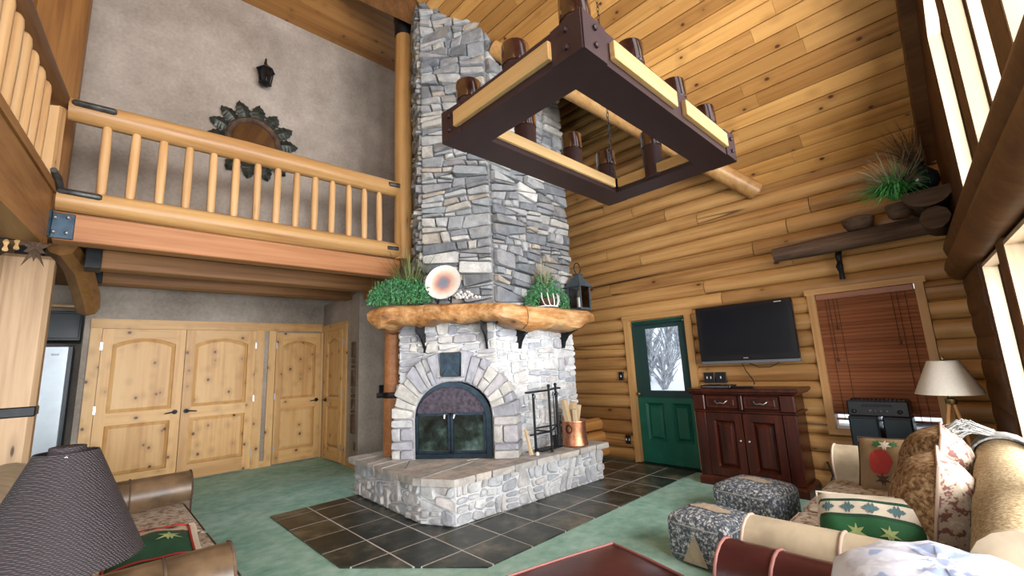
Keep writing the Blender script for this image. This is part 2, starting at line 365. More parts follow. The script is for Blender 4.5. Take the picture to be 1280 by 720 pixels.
M['cushA'] = paisley('cream_and_plum_tapestry', (.22,.10,.085), (.50,.41,.31), (.60,.53,.43), 15, .52)
M['cushB'] = paisley('brown_chenille', (.12,.065,.028), (.24,.14,.065), (.36,.24,.13), 40)
M['kilim'] = paisley('slate_blue_kilim', (.075,.09,.11), (.20,.22,.245), (.66,.66,.64), 40, .53)
M['quilt'] = paisley('pale_blue_quilt', (.30,.36,.52), (.60,.61,.68), (.74,.76,.82), 7, .50)
M['backfab'] = paisley('tan_chenille', (.24,.17,.085), (.36,.27,.15), (.48,.39,.25), 70)
M['tanpatch'] = plain('tan_patch', (.50,.40,.29), .8, 0, .15, 25)
M['fringe'] = plain('grey_fringe', (.42,.42,.40), .8, 0, .4, 60)
M['cpillow'] = plain('brown_satin', (.25,.165,.085), .5, 0, .25, 7)
M['redm'] = plain('red_motif', (.33,.028,.022), .7)
M['pgreen'] = plain('pillow_green', (.020,.115,.040), .75, 0, .2, 12)
M['pdgreen'] = plain('pillow_dark_green', (.014,.060,.030), .75, 0, .2, 12)
M['cream'] = plain('cream_cloth', (.66,.58,.46), .8, 0, .06, 20)
M['teal'] = plain('teal_motif', (.085,.16,.17), .8)
M['leafm'] = plain('pale_leaf_motif', (.34,.42,.17), .8, 0, .15)
M['grayfab'] = plain('lilac_grey_cloth', (.33,.32,.38), .8, 0, .15, 9)
M['plum'] = plain('plum_cloth', (.085,.028,.045), .8)

# plate: glaze rings that belong to the plate itself
m, t, n, b = nmat('plate_glaze'); tc = N(t, 'ShaderNodeTexCoord'); ln = N(t, 'ShaderNodeVectorMath', operation='LENGTH'); t.links.new(tc.outputs['Object'], ln.inputs[0])
d = mth(t, 'ADD', ln.outputs['Value'], mth(t, 'MULTIPLY', mth(t, 'SUBTRACT', noise(t, tc.outputs['Object'], 16, 3), .5), .05))
c = ramp(t, d, [(.030, (.20,.24,.30)), (.065, (.34,.25,.28)), (.085, (.62,.30,.25)), (.115, (.70,.50,.38)), (.150, (.80,.72,.62)), (.185, (.85,.82,.76))])
t.links.new(c, b.inputs['Base Color']); b.inputs['Roughness'].default_value = .3; M['plate'] = m
# mirror
m, t, n, b = nmat('mirror_glass'); b.inputs['Base Color'].default_value = (.26,.21,.17,1); b.inputs['Metallic'].default_value = 1; b.inputs['Roughness'].default_value = .05; M['mirror'] = m

# fireplace glass: greenish room reflection painted as noise into the base colour
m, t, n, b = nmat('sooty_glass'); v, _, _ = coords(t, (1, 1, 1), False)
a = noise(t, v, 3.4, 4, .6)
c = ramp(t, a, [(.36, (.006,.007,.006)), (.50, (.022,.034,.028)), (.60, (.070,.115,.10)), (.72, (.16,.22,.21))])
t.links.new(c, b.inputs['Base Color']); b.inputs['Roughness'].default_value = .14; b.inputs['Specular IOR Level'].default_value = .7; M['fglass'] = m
# ------------------------------------------------------------------ floor
floor = struct('floor', MB().box(-3.7, -1.4, -.12, 5.9, 9.3, 0), M['carpet'], 'mottled green wall to wall carpet across the great room', 'floor')
def clip(poly, a, b, c):
    """keep a*u+b*v<=c"""
    out = []
    for i in range(len(poly)):
        p, q = poly[i], poly[(i+1) % len(poly)]
        dp, dq = a*p[0]+b*p[1]-c, a*q[0]+b*q[1]-c
        if dp <= 0: out.append(p)
        if dp*dq < 0:
            t = dp/(dp-dq); out.append((p[0]+(q[0]-p[0])*t, p[1]+(q[1]-p[1])*t))
    return out
def parea(p): return .5*sum(p[i][0]*p[(i+1) % len(p)][1]-p[(i+1) % len(p)][0]*p[i][1] for i in range(len(p)))
TP = [(1.42, 5.18), (1.42, 3.44), (2.14, 2.60), (5.53, 2.60), (5.53, 3.72), (2.6, 5.18)]
def tclip(q):
    q = clip(q, -1, 0, -1.43); q = clip(q, 0, 1, 5.17) if q else q
    q = clip(q, -.84, -.72, -(.84*1.42+.72*3.44)-.006) if q else q
    q = clip(q, 0, -1, -2.61) if q else q
    q = clip(q, 1, 0, 5.50) if q else q
    return q
gp = [(1.432, 5.168), (1.432, 3.442), (2.145, 2.612), (5.50, 2.612), (5.50, 4.5), (2.9, 5.168)]
obj('grout_bed', MB().prism(gp, 0, .0105), M['grout'], floor)
for i in range(-6, 12):
    for j in range(-3, 8):
        x0, y0 = 2.99+.40*i, 2.975+.40*j
        q = tclip([(x0+.0075, y0+.0075), (x0+.3925, y0+.0075), (x0+.3925, y0+.3925), (x0+.0075, y0+.3925)])
        if len(q) < 3 or abs(parea(q)) < .004: continue
        cx, cy = sum(p[0] for p in q)/len(q), sum(p[1] for p in q)/len(q)
        if cx > 2.62 and cy > 3.62 and cx < 4.35: continue
        if cx > 2.4 and cy > 3.75 and cx < 4.4: continue
        zt = .012+random.uniform(-.001, .002)
        obj('tile', MB().prism(q, .002, zt), M['slate'], floor)

# ------------------------------------------------------------------ log wall on the right (wall B)
wallB = sgroup('wall_right', 'honey coloured half log wall with the green door and blinds', 'wall', (XB, 0, 0))
bk = MB()
bk.box(5.58, -.1, 0, 5.75, .30, 7.6); bk.box(5.58, .30, 0, 5.75, 1.13, .58); bk.box(5.58, .30, 1.99, 5.75, 1.13, 3.35); bk.box(5.58, 1.13, 0, 5.75, 2.56, 7.6)
bk.box(5.58, 2.56, 1.9, 5.75, 3.38, 7.6); bk.box(5.58, 3.38, 0, 5.75, 5.4, 7.6)
obj('log_core', bk, M['log'], wallB)
def half_log(parent, P, m, a0, a1, zc, pitch=.18, bulge=.062, nl=1):
    """half log along a; P(a, out, z) maps to space"""
    rings = []
    r = pitch/2
    j = random.uniform(-.006, .006)
    for i in range(nl+1):
        a = a0+(a1-a0)*i/nl
        ring = []
        for k in range(8):
            th = math.radians(-80+160*k/7)
            ring.append(P(a, bulge*math.cos(th)-.006+j*.5, zc+r*1.0*math.sin(th)/math.sin(math.radians(80))))
        ring.append(P(a, -.03, zc+r)); ring.append(P(a, -.03, zc-r))
        rings.append(ring)
    return obj('log', MB().ring_loft(rings), m, parent, 50)
PB = lambda a, o, z: (5.57-.0-o, a, z)
nrow = 0
for k in range(36):
    zc = .09+.18*k
    lo, hi = -.02, 5.2
    if zc > 3.30: lo = 1.45+(zc-3.30)
    if lo > 4.9: break
    spans = [(lo, hi)]
    if zc < 1.99: spans = [(lo, 2.47), (3.46, hi)]
    if .54 < zc < 2.06:
        s2 = []
        for a, b in spans:
            if a < .26 < b: s2 += [(a, .26), (1.18, b)]
            else: s2.append((a, b))
        spans = s2
    for a, b in spans:
        cuts = [a]
        p = a+random.uniform(.9, 2.6)
        while p < b-.6: cuts.append(p); p += random.uniform(1.5, 3.2)
        cuts.append(b)
        for c0, c1 in zip(cuts, cuts[1:]): half_log(wallB, PB, M['log'], c0+.004, c1-.004, zc, .18*random.uniform(.99, 1.0))
obj('check_crack', MB().tube([(5.512, 3.95, 2.505), (5.508, 3.55, 2.512), (5.506, 3.20, 2.518), (5.508, 2.95, 2.524), (5.512, 2.73, 2.53)], [.006, .013, .012, .009, .003], 6, squash=.5), M['dark'], wallB, 60)
for zc, y0 in ((.12, 4.02), (.30, 4.06), (.48, 4.10)):        # stub of the log wall that meets it behind the chimney
    obj('log', MB().tube([(4.70, y0, zc), (5.52, y0-.05, zc)], .092, 8), M['logx'], wallB, 60)

# ------------------------------------------------------------------ roof: near slope (planks run along it), cross gable, far half
ceil_ = sgroup('ceiling', 'sloping knotty pine plank ceiling over the log wall', 'ceiling', (3, 0, 5))
R2 = math.sqrt(.5)
def P1(t, y, o): return (XB-t*R2+o*R2, y, 3.33+t*R2+o*R2)
pw = .152
for k in range(44):
    t0, t1 = k*pw, (k+1)*pw
    xm = XB-(t0+t1)*.5*R2
    y0 = -.09*(XB-xm)-.16; y1 = min(1.5+(XB-xm)+.02, 6.9)
    cuts = [y0]; p = y0+random.uniform(.8, 2.6)
    while p < y1-.5: cuts.append(p); p += random.uniform(1.6, 3.2)
    cuts.append(y1)
    for a, b in zip(cuts, cuts[1:]):
        o0 = random.uniform(-.0015, .0015); g = .0025; c = .006
        prof = [(t0+g, .02), (t0+g, o0+c), (t0+g+c, o0), (t1-g-c, o0), (t1-g, o0+c), (t1-g, .02)]
        obj('plank', MB().ring_loft([[P1(t, a+.001, o) for t, o in prof], [P1(t, b-.001, o) for t, o in prof]]), M['plank'], ceil_)
rb = MB()
rb.add([P1(-.2, -1.0, .021), P1(6.7, -1.0, .021), P1(6.7, 7.0, .021), P1(-.2, 1.3, .021), P1(-.2, -1.0, .12), P1(6.7, -1.0, .12), P1(6.7, 7.0, .12), P1(-.2, 1.3, .12)],
       [(0,3,2,1),(4,5,6,7),(0,1,5,4),(1,2,6,5),(2,3,7,6),(3,0,4,7)])
obj('roof_deck', rb, M['joist'], ceil_)
g = MB()                                                # cross gable slope and its back half, above the chimney
def P2(x, y, o): return (x, y, 3.36+(y-1.5)+o)
g.add([P2(5.8, 1.3, .03), P2(5.8, 5.5, .03), P2(1.5, 5.5, .03), P2(5.8, 1.3, .13), P2(5.8, 5.5, .13), P2(1.5, 5.5, .13)], [(0,1,2),(5,4,3),(0,3,4,1),(1,4,5,2),(2,5,3,0)])
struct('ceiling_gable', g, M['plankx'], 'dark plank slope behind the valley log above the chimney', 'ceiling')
lc = sgroup('ceiling_loft', 'brown plank ceiling over the loft walkway', 'ceiling', (0, 5.8, 6.9))
for k in range(9):
    ya, yb = 4.75+.20*k, 4.75+.20*(k+1)
    za, zb = 7.38-.36*(ya-4.75), 7.38-.36*(yb-4.75)
    for x0, x1 in ((-3.5, random.uniform(-.5, 1.2)), (None, 3.6)):
        if x0 is None: x0 = px_
        px_ = x1
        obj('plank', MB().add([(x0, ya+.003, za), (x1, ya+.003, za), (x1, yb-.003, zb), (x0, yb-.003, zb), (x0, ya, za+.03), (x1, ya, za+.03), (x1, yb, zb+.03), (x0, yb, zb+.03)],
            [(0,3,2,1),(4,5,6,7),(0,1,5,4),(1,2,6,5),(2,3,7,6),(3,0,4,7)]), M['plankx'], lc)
lf = MB().add([(1.0, -1.2, 7.9), (1.0, 9.2, 7.9), (-3.7, 9.2, 3.2), (-3.7, -1.2, 3.2), (1.0, -1.2, 8.0), (1.0, 9.2, 8.0), (-3.7, 9.2, 3.3), (-3.7, -1.2, 3.3)], [(0,3,2,1),(4,5,6,7),(0,1,5,4),(1,2,6,5),(2,3,7,6),(3,0,4,7)])
struct('ceiling_left', lf, M['plank'], 'plank slope of the roof over the left half of the room', 'ceiling')
# valley log between the two slopes
vl = obj('valley_log', MB().tube([(XB-t, 1.5+t, 3.26+t*.985) for t in (.02, .5, 1.1, 1.7, 2.17)], [.105, .11, .112, .112, .115], 14, jit=.015), M['rail'], None, 60)
tag(vl, 'round pine valley log running from the chimney to the top of the log wall', 'beam')

# ------------------------------------------------------------------ window wall (wall C) at the far right
wallC = sgroup('wall_front', 'timber window wall at the right edge with posts and pale jambs', 'wall', tuple(CW(1.2, 0, 0)))
def roofz(s): return 3.33+s*math.cos(CA)
def cb(mb, s0, s1, d0, d1, z0, z1, z1b=None):
    z1b = z1 if z1b is None else z1b
    p = [CW(s0, d0, z0), CW(s1, d0, z0), CW(s1, d1, z0), CW(s0, d1, z0), CW(s0, d0, z1), CW(s1, d0, z1b), CW(s1, d1, z1b), CW(s0, d1, z1)]
    return mb.add(p, [(0,3,2,1),(4,5,6,7),(0,1,5,4),(1,2,6,5),(2,3,7,6),(3,0,4,7)])
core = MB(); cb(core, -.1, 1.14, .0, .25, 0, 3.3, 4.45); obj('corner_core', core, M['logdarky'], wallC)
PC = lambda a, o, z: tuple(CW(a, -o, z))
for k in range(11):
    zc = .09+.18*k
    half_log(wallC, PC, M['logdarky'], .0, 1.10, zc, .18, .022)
openings = [(1.16, 1.86), (2.06, 2.90), (3.15, 4.00), (4.25, 5.10), (5.35, 6.20), (6.45, 7.30), (7.55, 8.40)]
edges = [0] + [v for o_ in openings for v in o_] + [9.1]
posts = [(openings[i][1], openings[i+1][0]) for i in range(len(openings)-1)] + [(8.40, 9.1)]
for s0, s1 in posts:
    for z0, z1, up in ((0, 1.95, False), (2.30, None, True)):
        mb = MB()
        cb(mb, s0, s1, 0, .30, z0, roofz(s0) if up else z1, roofz(s1) if up else None)
        obj('window_post', mb, M['logdarky'], wallC)
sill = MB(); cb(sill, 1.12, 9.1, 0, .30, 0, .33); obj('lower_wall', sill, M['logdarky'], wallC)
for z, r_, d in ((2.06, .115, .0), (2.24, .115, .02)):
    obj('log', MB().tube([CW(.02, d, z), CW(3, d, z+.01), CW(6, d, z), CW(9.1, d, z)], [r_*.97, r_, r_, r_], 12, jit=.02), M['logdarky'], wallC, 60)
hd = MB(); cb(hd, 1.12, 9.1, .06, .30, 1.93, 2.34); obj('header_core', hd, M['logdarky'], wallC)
gz = MB(); cb(gz, 1.12, 9.1, .0, .30, roofz(1.12)-.62, roofz(1.12)+.2, roofz(9.1)+.2)
wi = 0
for s0, s1 in openings:
    for lower in (True, False):
        wi += 1
        z0 = .33 if lower else 2.33
        za = 1.93 if lower else roofz(s0)-.80; zb = 1.93 if lower else roofz(s1)-.80
        w = sgroup('window_%d' % wi, '%s window between timber posts in the right hand window wall, number %d from its corner' % ('tall lower' if lower else 'slant topped upper', (wi+1)//2), 'window', tuple(CW(s0, .1, z0)))
        fr = MB()
        for (d0, d1, ins) in ((.004, .075, .0), (.09, .28, .018)):
            t_ = .022+ins
            cb(fr, s0, s0+t_, d0, d1, z0, za, za+ (zb-za)*t_/(s1-s0))
            cb(fr, s1-t_, s1, d0, d1, z0, zb-(zb-za)*t_/(s1-s0), zb)
            cb(fr, s0, s1, d0, d1, z0, z0+t_)
            cb(fr, s0, s1, d0, d1, za-t_, za, zb) if lower else None
            if not lower:
                p = [CW(s0, d0, za-t_), CW(s1, d0, zb-t_), CW(s1, d1, zb-t_), CW(s0, d1, za-t_), CW(s0, d0, za), CW(s1, d0, zb), CW(s1, d1, zb), CW(s0, d1, za)]
                fr.add(p, [(0,3,2,1),(4,5,6,7),(0,1,5,4),(1,2,6,5),(2,3,7,6),(3,0,4,7)])
        obj('window_frame', fr, M['trimw'], w)
        gl = MB().add([CW(s0+.03, .26, z0+.03), CW(s1-.03, .26, z0+.03), CW(s1-.03, .26, zb-.03), CW(s0+.03, .26, za-.03)], [(0, 1, 2, 3)])
        obj('window_pane', gl, M['glass'], w)
        if not lower:
            h = MB(); p = [CW(s0, 0, za), CW(s1, 0, zb), CW(s1, .3, zb), CW(s0, .3, za), CW(s0, 0, za+.95), CW(s1, 0, zb+.95), CW(s1, .3, zb+.95), CW(s0, .3, za+.95)]
            h.add(p, [(0,3,2,1),(4,5,6,7),(0,1,5,4),(1,2,6,5),(2,3,7,6),(3,0,4,7)]); obj('gable_board', h, M['logdarky'], wallC)
# dark rafter where ceiling meets the window wall
rf = MB(); p = []
for s in (.0, 9.0):
    pass
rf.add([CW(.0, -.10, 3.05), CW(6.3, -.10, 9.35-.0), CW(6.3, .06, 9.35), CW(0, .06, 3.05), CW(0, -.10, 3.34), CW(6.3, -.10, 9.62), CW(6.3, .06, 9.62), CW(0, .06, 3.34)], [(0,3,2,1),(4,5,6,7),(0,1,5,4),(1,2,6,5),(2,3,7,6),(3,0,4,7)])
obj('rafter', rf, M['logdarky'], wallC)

# ------------------------------------------------------------------ plaster walls, alcove, loft wall, closing walls
struct('wall_back', MB().box(-.12, 8.05, 0, 3.2, 8.25, 2.9), M['plaster'], 'taupe plaster wall around the knotty double doors under the loft', 'wall')
struct('wall_alcove', MB().prism([(2.97, 8.06), (2.97, 6.90), (2.87, 6.35), (3.9, 6.35), (3.9, 8.06)], 0, 2.62), M['plaster'], 'taupe plaster return wall left of the fireplace holding the narrow door', 'wall')
struct('wall_loft', MB().box(-3.6, 6.5, 2.8, 3.9, 6.7, 7.3), M['plaster'], 'mottled taupe plaster wall behind the loft railing', 'wall')
wl = MB(); wl.box(-3.7, -1.2, 0, -3.5, .2, 7); wl.box(-3.7, .2, 0, -3.5, 3.2, .5); wl.box(-3.7, .2, 4.5, -3.5, 3.2, 7); wl.box(-3.7, 3.2, 0, -3.5, 9.2, 7)  # opening made up to admit the added left fill lamp
struct('wall_left', wl, M['plaster'], 'plaster side wall beyond the left sofa', 'wall')
struct('wall_kitchen', MB().box(-3.6, 9.0, 0, 6, 9.2, 7), M['dark'] if False else M['plaster'], 'dim plaster wall at the back of the kitchen', 'wall')
struct('wall_chimney', MB().box(3.6, 5.25, 0, 5.75, 5.4, 7.4), M['joist'], 'dark timber wall behind the stone chimney', 'wall')
bb = MB().prism([(2.955, 6.99), (2.955, 6.90), (2.85, 6.33), (3.4, 6.33), (3.4, 6.36), (2.88, 6.36)], 0, .11)
struct('baseboard_alcove', bb, M['doorx'], 'pine baseboard on the plaster corner left of the hearth', 'baseboard')
# loft floor with its boards
struct('floor_loft', MB().prism([(-3.5, 2.0), (-.70, 2.0), (-.36, 5.02), (2.95, 5.02), (3.3, 6.5), (3.3, 8.2), (-3.5, 8.2)], 2.72, 2.82), M['joist'], 'timber floor of the loft over the doors', 'floor')

# ------------------------------------------------------------------ outdoors seen through the panes
struct('ground', MB().box(-40, -60, -.6, 90, 60, -.25), M['snow'], 'snow covered ground outside', 'ground')
hill = MB()
nx, ny = 20, 24
hv = []; 
for i in range(nx+1):
    for j in range(ny+1):
        x = 12+i*2.2; y = -8+j*1.6
        hv.append((x, y, -.3+max(0, (x-13))*.16+.25*math.sin(x*.7)*math.cos(y*.5)))
hill.add(hv, [(i*(ny+1)+j, (i+1)*(ny+1)+j, (i+1)*(ny+1)+j+1, i*(ny+1)+j+1) for i in range(nx) for j in range(ny)])
struct('hill', hill, M['snow'], 'snowy slope beyond the green door', 'ground', 180)
for i in range(34):
    x = random.uniform(15, 44); y = x*random.uniform(.48, .72)+random.uniform(-.5, .5)
    z = -.3+max(0, x-13)*.16-.1
    h = random.uniform(1.6, 3.6)
    tw = MB()
    for q in range(34):
        a = random.uniform(0, 2*PI); r_ = random.uniform(.1, .9); b0 = random.uniform(0, .6)*h
        tw.tube([(x, y, z+b0), (x+r_*.5*math.cos(a), y+r_*.5*math.sin(a), z+b0+.25*h), (x+r_*math.cos(a), y+r_*math.sin(a), z+b0+random.uniform(.3, .55)*h)], [.035, .03, .012], 4)
    tw.tube([(x, y, z), (x, y, z+h)], [.06, .02], 5)
    o = obj('bare_shrub', tw, M['pine'], None); tag(o, 'snow dusted bare shrub on the slope beyond the green door', 'shrub', 'bare shrubs outside the green door'); recenter(o)
# ------------------------------------------------------------------ stonework
def split_poly(poly, lo, hi, asp, tilt, out):
    A = abs(parea(poly))
    us = [p[0] for p in poly]; vs = [p[1] for p in poly]
    w, h = max(us)-min(us), max(vs)-min(vs)
    target = math.exp(random.uniform(math.log(lo), math.log(hi)))
    if A < target or min(w, h) < .035:
        out.append(poly); return
    f = random.uniform(.32, .68)
    if w/asp > h*random.uniform(.75, 1.3):
        a = random.gauss(0, tilt); cu, cv = min(us)+w*f, (min(vs)+max(vs))/2
        n_ = (math.cos(a), math.sin(a))
    else:
        a = random.gauss(0, tilt*.6); cu, cv = (min(us)+max(us))/2, min(vs)+h*f
        n_ = (math.sin(a), math.cos(a))
    c = n_[0]*cu+n_[1]*cv
    p1, p2 = clip(poly, n_[0], n_[1], c), clip(poly, -n_[0], -n_[1], -c)
    for q in (p1, p2):
        if len(q) >= 3 and abs(parea(q)) > 1e-4: split_poly(q, lo, hi, asp, tilt, out)
def inset(poly, d):
    if parea(poly) < 0: poly = poly[::-1]
    q = poly
    n = len(poly)
    for i in range(n):
        (x0, y0), (x1, y1) = poly[i], poly[(i+1) % n]
        l = math.hypot(x1-x0, y1-y0)
        if l < 1e-5: continue
        nx_, ny_ = (y1-y0)/l, -(x1-x0)/l
        q = clip(q, nx_, ny_, nx_*x0+ny_*y0-d)
        if len(q) < 3: return None
    # merge near-coincident vertices
    r_ = []
    for p in q:
        if not r_ or math.hypot(p[0]-r_[-1][0], p[1]-r_[-1][1]) > .006: r_.append(p)
    if len(r_) > 1 and math.hypot(r_[0][0]-r_[-1][0], r_[0][1]-r_[-1][1]) < .006: r_.pop()
    return r_ if len(r_) >= 3 else None
def stone(parent, P, poly, m, gap=.009, d0=-.02, d=None, name='stone', rnd=.16):
    q = inset(poly, gap/2)
    if q is None or abs(parea(q)) < .0006: return None
    d = random.uniform(.026, .062) if d is None else d
    n = len(q); ch = []
    for i in range(n):
        p, a, b = q[i], q[i-1], q[(i+1) % n]
        f = random.uniform(rnd*.5, rnd*1.4)
        for o_ in (a, b):
            l = math.hypot(o_[0]-p[0], o_[1]-p[1]); k = min(f, .035/max(l, 1e-6))
            ch.append((p[0]+(o_[0]-p[0])*k, p[1]+(o_[1]-p[1])*k))
    cu = sum(p[0] for p in ch)/len(ch); cv = sum(p[1] for p in ch)/len(ch)
    tu, tv = random.gauss(0, .10), random.gauss(0, .10)
    back = [P(u, v, d0) for u, v in ch]
    mid = [P(u, v, d*.55) for u, v in ch]
    front = []
    for u, v in ch:
        l = math.hypot(u-cu, v-cv); k = min(.30, random.uniform(.010, .020)/max(l, 1e-6))
        front.append(P(u+(cu-u)*k, v+(cv-v)*k, d*random.uniform(.88, 1.05)+tu*(u-cu)+tv*(v-cv)))
    N_ = len(ch)
    mb = MB(); mb.v = [tuple(p) for p in back+mid+front]+[tuple(P(cu+random.uniform(-.01, .01), cv, d*random.uniform(1.0, 1.08)))]
    for r_ in (0, 1):
        for i in range(N_):
            j = (i+1) % N_; mb.f.append((r_*N_+i, r_*N_+j, (r_+1)*N_+j, (r_+1)*N_+i))
    for i in range(N_): mb.f.append((2*N_+i, 2*N_+(i+1) % N_, 3*N_))
    return obj(name, mb, m, parent)
def face(p0, p1):
    """vertical face from plan point p0 to p1; returns map P(u,z,out) (out to the right-hand side seen walking p0->p1) and length"""
    p0, p1 = Vector((*p0, 0)), Vector((*p1, 0)); t_ = (p1-p0); L_ = t_.length; t_ /= L_
    n_ = Vector((t_.y, -t_.x, 0))
    return (lambda u, z, o: p0+t_*u+n_*o+Vector((0, 0, z))), L_
NV, TV, C0 = Vector((-.8, -.6, 0)), Vector((.6, -.8, 0)), Vector((2.96, 4.17, 0))
def W(u, z, o): return C0+TV*u+NV*o+Vector((0, 0, z))
def W2(u, o=0): p = W(u, 0, o); return (p.x, p.y)
def roof_at(x, y): return max(3.33+(XB-x), 3.36+(y-1.5))
pA, pB, pD = (2.78, 4.41), W2(.545), (4.68, 3.734)

# upper chimney
chim = thing('stone_chimney', 'tall grey ledge stone chimney rising from the log mantel to the ceiling', 'chimney', (3.6, 4.4, 1.97))
obj('mortar', MB().prism([pA, pB, pD, (4.68, 5.2), (3.12, 5.2)], 1.97, 6.4), M['mortar'], chim)
for p0, p1, lo, hi in (((3.12, 5.2), pA, .012, .06), (pA, pB, .011, .085), (pB, pD, .012, .095)):
    P, L_ = face(p0, p1); out = []
    split_poly([(0, 1.98), (L_, 1.98), (L_, 6.35), (0, 6.35)], lo, hi, 2.3, math.radians(11), out)
    for q in out:
        cz = sum(v for u, v in q)/len(q); cu = sum(u for u, v in q)/len(q); w_ = P(cu, cz, 0)
        if cz < roof_at(w_.x, w_.y)+.12: stone(chim, P, q, M['stone'], .012, d=random.uniform(.03, .08), rnd=.10)

# lower fireplace body with the arch
fire = thing('stone_fireplace', 'pale stone fireplace front with fanned arch stones under the mantel', 'fireplace', (3.2, 4.2, .42))
body = MB()
lA, lD = W2(-.60), (4.66, 3.734)
body.prism([lA, W2(-.455), W2(-.455, -.45), (3.1, 5.2), (2.86, 4.80)], .42, 1.24)
body.prism([W2(.46), pB, lD, (4.66, 5.2), W2(.46, -.45)], .42, 1.24)
body.prism([W2(-.455, -.40), W2(.46, -.40), (4.2, 5.2), (3.1, 5.2)], .42, 1.24)
body.prism([lA, pB, lD, (4.66, 5.2), (3.1, 5.2), (2.86, 4.80)], 1.24, 1.97)
obj('mortar', body, M['mortarw'], fire)
UC, ZC = .05, .86
def in_arch(u, z): return (z < ZC and -.67 < u < .77) or (((u-UC)/.70)**2+((z-ZC)/.715)**2 < 1 and z >= ZC)
for p0, p1 in ((lA, pB), (pB, lD), ((2.86, 4.80), lA)):
    P, L_ = face(p0, p1); out = []
    split_poly([(0, .43), (L_, .43), (L_, 1.96), (0, 1.96)], .008, .05, 1.9, math.radians(7), out)
    for q in out:
        cz = sum(v for u, v in q)/len(q); cu = sum(u for u, v in q)/len(q)
        if p0 == lA and in_arch(cu-.60, cz): continue
        stone(fire, P, q, M['hstone'] if p0 == pB else M['astone'], d=random.uniform(.018, .04))
# arch stones stand proud
def EL(th, a, b_): return (UC+a*math.cos(th), ZC+b_*math.sin(th))
mb = MB(); K = 24
for i in range(K):
    t0, t1 = PI*i/K, PI*(i+1)/K
    mb.slab(W, [EL(t0, .448, .39), EL(t0, .67, .69), EL(t1, .67, .69), EL(t1, .448, .39)], -.2, .075)
for u0, u1 in ((-.64, -.40), (.50, .73)): mb.slab(W, [(u0, .42), (u1, .42), (u1, ZC), (u0, ZC)], -.2 if u0 < 0 else -.24, .075)
obj('arch_mortar', mb, M['archm'], fire)
th = 0; angs = [0.0]
while th < PI-.10:
    th += random.uniform(.115, .23); angs.append(min(th, PI))
angs[-1] = PI
PQ = lambda u, z, o: W(u, z, o+.07)
for t0, t1 in zip(angs, angs[1:]):
    tm = (t0+t1)/2; um = UC+.6*math.cos(tm)
    if -.055 < um < .155: continue
    ro = random.uniform(.96, 1.04); pieces = [(0.0, 1.0)] if random.random() < .62 else [(0.0, random.uniform(.45, .65))]
    if len(pieces) == 1 and pieces[0][1] < 1: pieces.append((pieces[0][1], 1.0))
    for f0, f1 in pieces:
        a0, b0 = .45+(.71*ro-.45)*f0, .392+(.725*ro-.392)*f0; a1, b1 = .45+(.71*ro-.45)*f1, .392+(.725*ro-.392)*f1
        stone(fire, PQ, [EL(t0, a0, b0), EL(t0, a1, b1), EL(t1, a1, b1), EL(t1, a0, b0)], M['astone'], .007, d0=-.34 if um > .1 else -.1, d=random.uniform(.02, .05), rnd=.08)
for u0, u1 in ((-.665, -.402), (.498, .765)):
    z = .425
    for h in ((.105, .09, .145, .09) if u0 < 0 else (.085, .07, .19, .09)):
        w_ = u0+(u1-u0)*random.choice([1, 1, .4])
        stone(fire, PQ, [(u0, z), (w_, z), (w_, z+h), (u0, z+h)], M['astone'], .008, d0=-.30 if u0 > 0 else -.1, d=.04, rnd=.1)
        if w_ < u1: stone(fire, PQ, [(w_, z), (u1, z), (u1, z+h), (w_, z+h)], M['astone'], .008, d0=-.30 if u0 > 0 else -.1, d=.04, rnd=.1)
        z += h
key = stone(fire, PQ, [(-.065, 1.30), (.160, 1.295), (.175, 1.57), (-.085, 1.575)], M['steel'], .006, d=.075, name='keystone', rnd=.05)
key['label'] = 'dark iron coloured keystone'
for w0, w1 in ((-.115, -.07), (.165, .21)):
    stone(fire, PQ, [(w0, 1.28), (w1, 1.28), (w1, 1.56), (w0, 1.56)], M['astone'], .006, d=.045, name='stone', rnd=.05)
stone(fire, PQ, [(-.10, 1.25), (.19, 1.25), (.17, 1.29), (-.08, 1.292)], M['astone'], .006, d=.05, rnd=.05)
# mantel brackets
for P_, a in ((lambda u, z, o: W(u*.4-.29, z, o), 0), (lambda u, z, o: W(u*.4+.45, z, o), 0), (face((3.63, 3.734), (4.6, 3.734))[0], 0), (face((4.43, 3.734), (4.66, 3.734))[0], 0)):
    prof = [(0, 1.58), (.035, 1.58), (.06, 1.66), (.12, 1.735), (.20, 1.775), (.27, 1.80), (.28, 1.90), (0, 1.90)]
    obj('mantel_bracket', MB().add([P_(-.025, z, o) for o, z in prof]+[P_(.025, z, o) for o, z in prof],
        [tuple(range(7, -1, -1)), tuple(range(8, 16))]+[(i, (i+1) % 8, 8+(i+1) % 8, 8+i) for i in range(8)]), M['iron'], fire)
fire_bx = MB(); fire_bx.slab(W, [(-.45, .425), (.455, .425), (.455, 1.235), (-.45, 1.235)], -.399, -.39)
fire_bx.slab(W, [(-.45, .423), (.455, .423), (.455, .43), (-.45, .43)], -.39, .0)
fire_bx.slab(W, [(-.454, .425), (-.44, .425), (-.44, 1.235), (-.454, 1.235)], -.39, .0); fire_bx.slab(W, [(.445, .425), (.459, .425), (.459, 1.235), (.445, 1.235)], -.39, .0)
obj('firebox', fire_bx, M['dark'], fire)
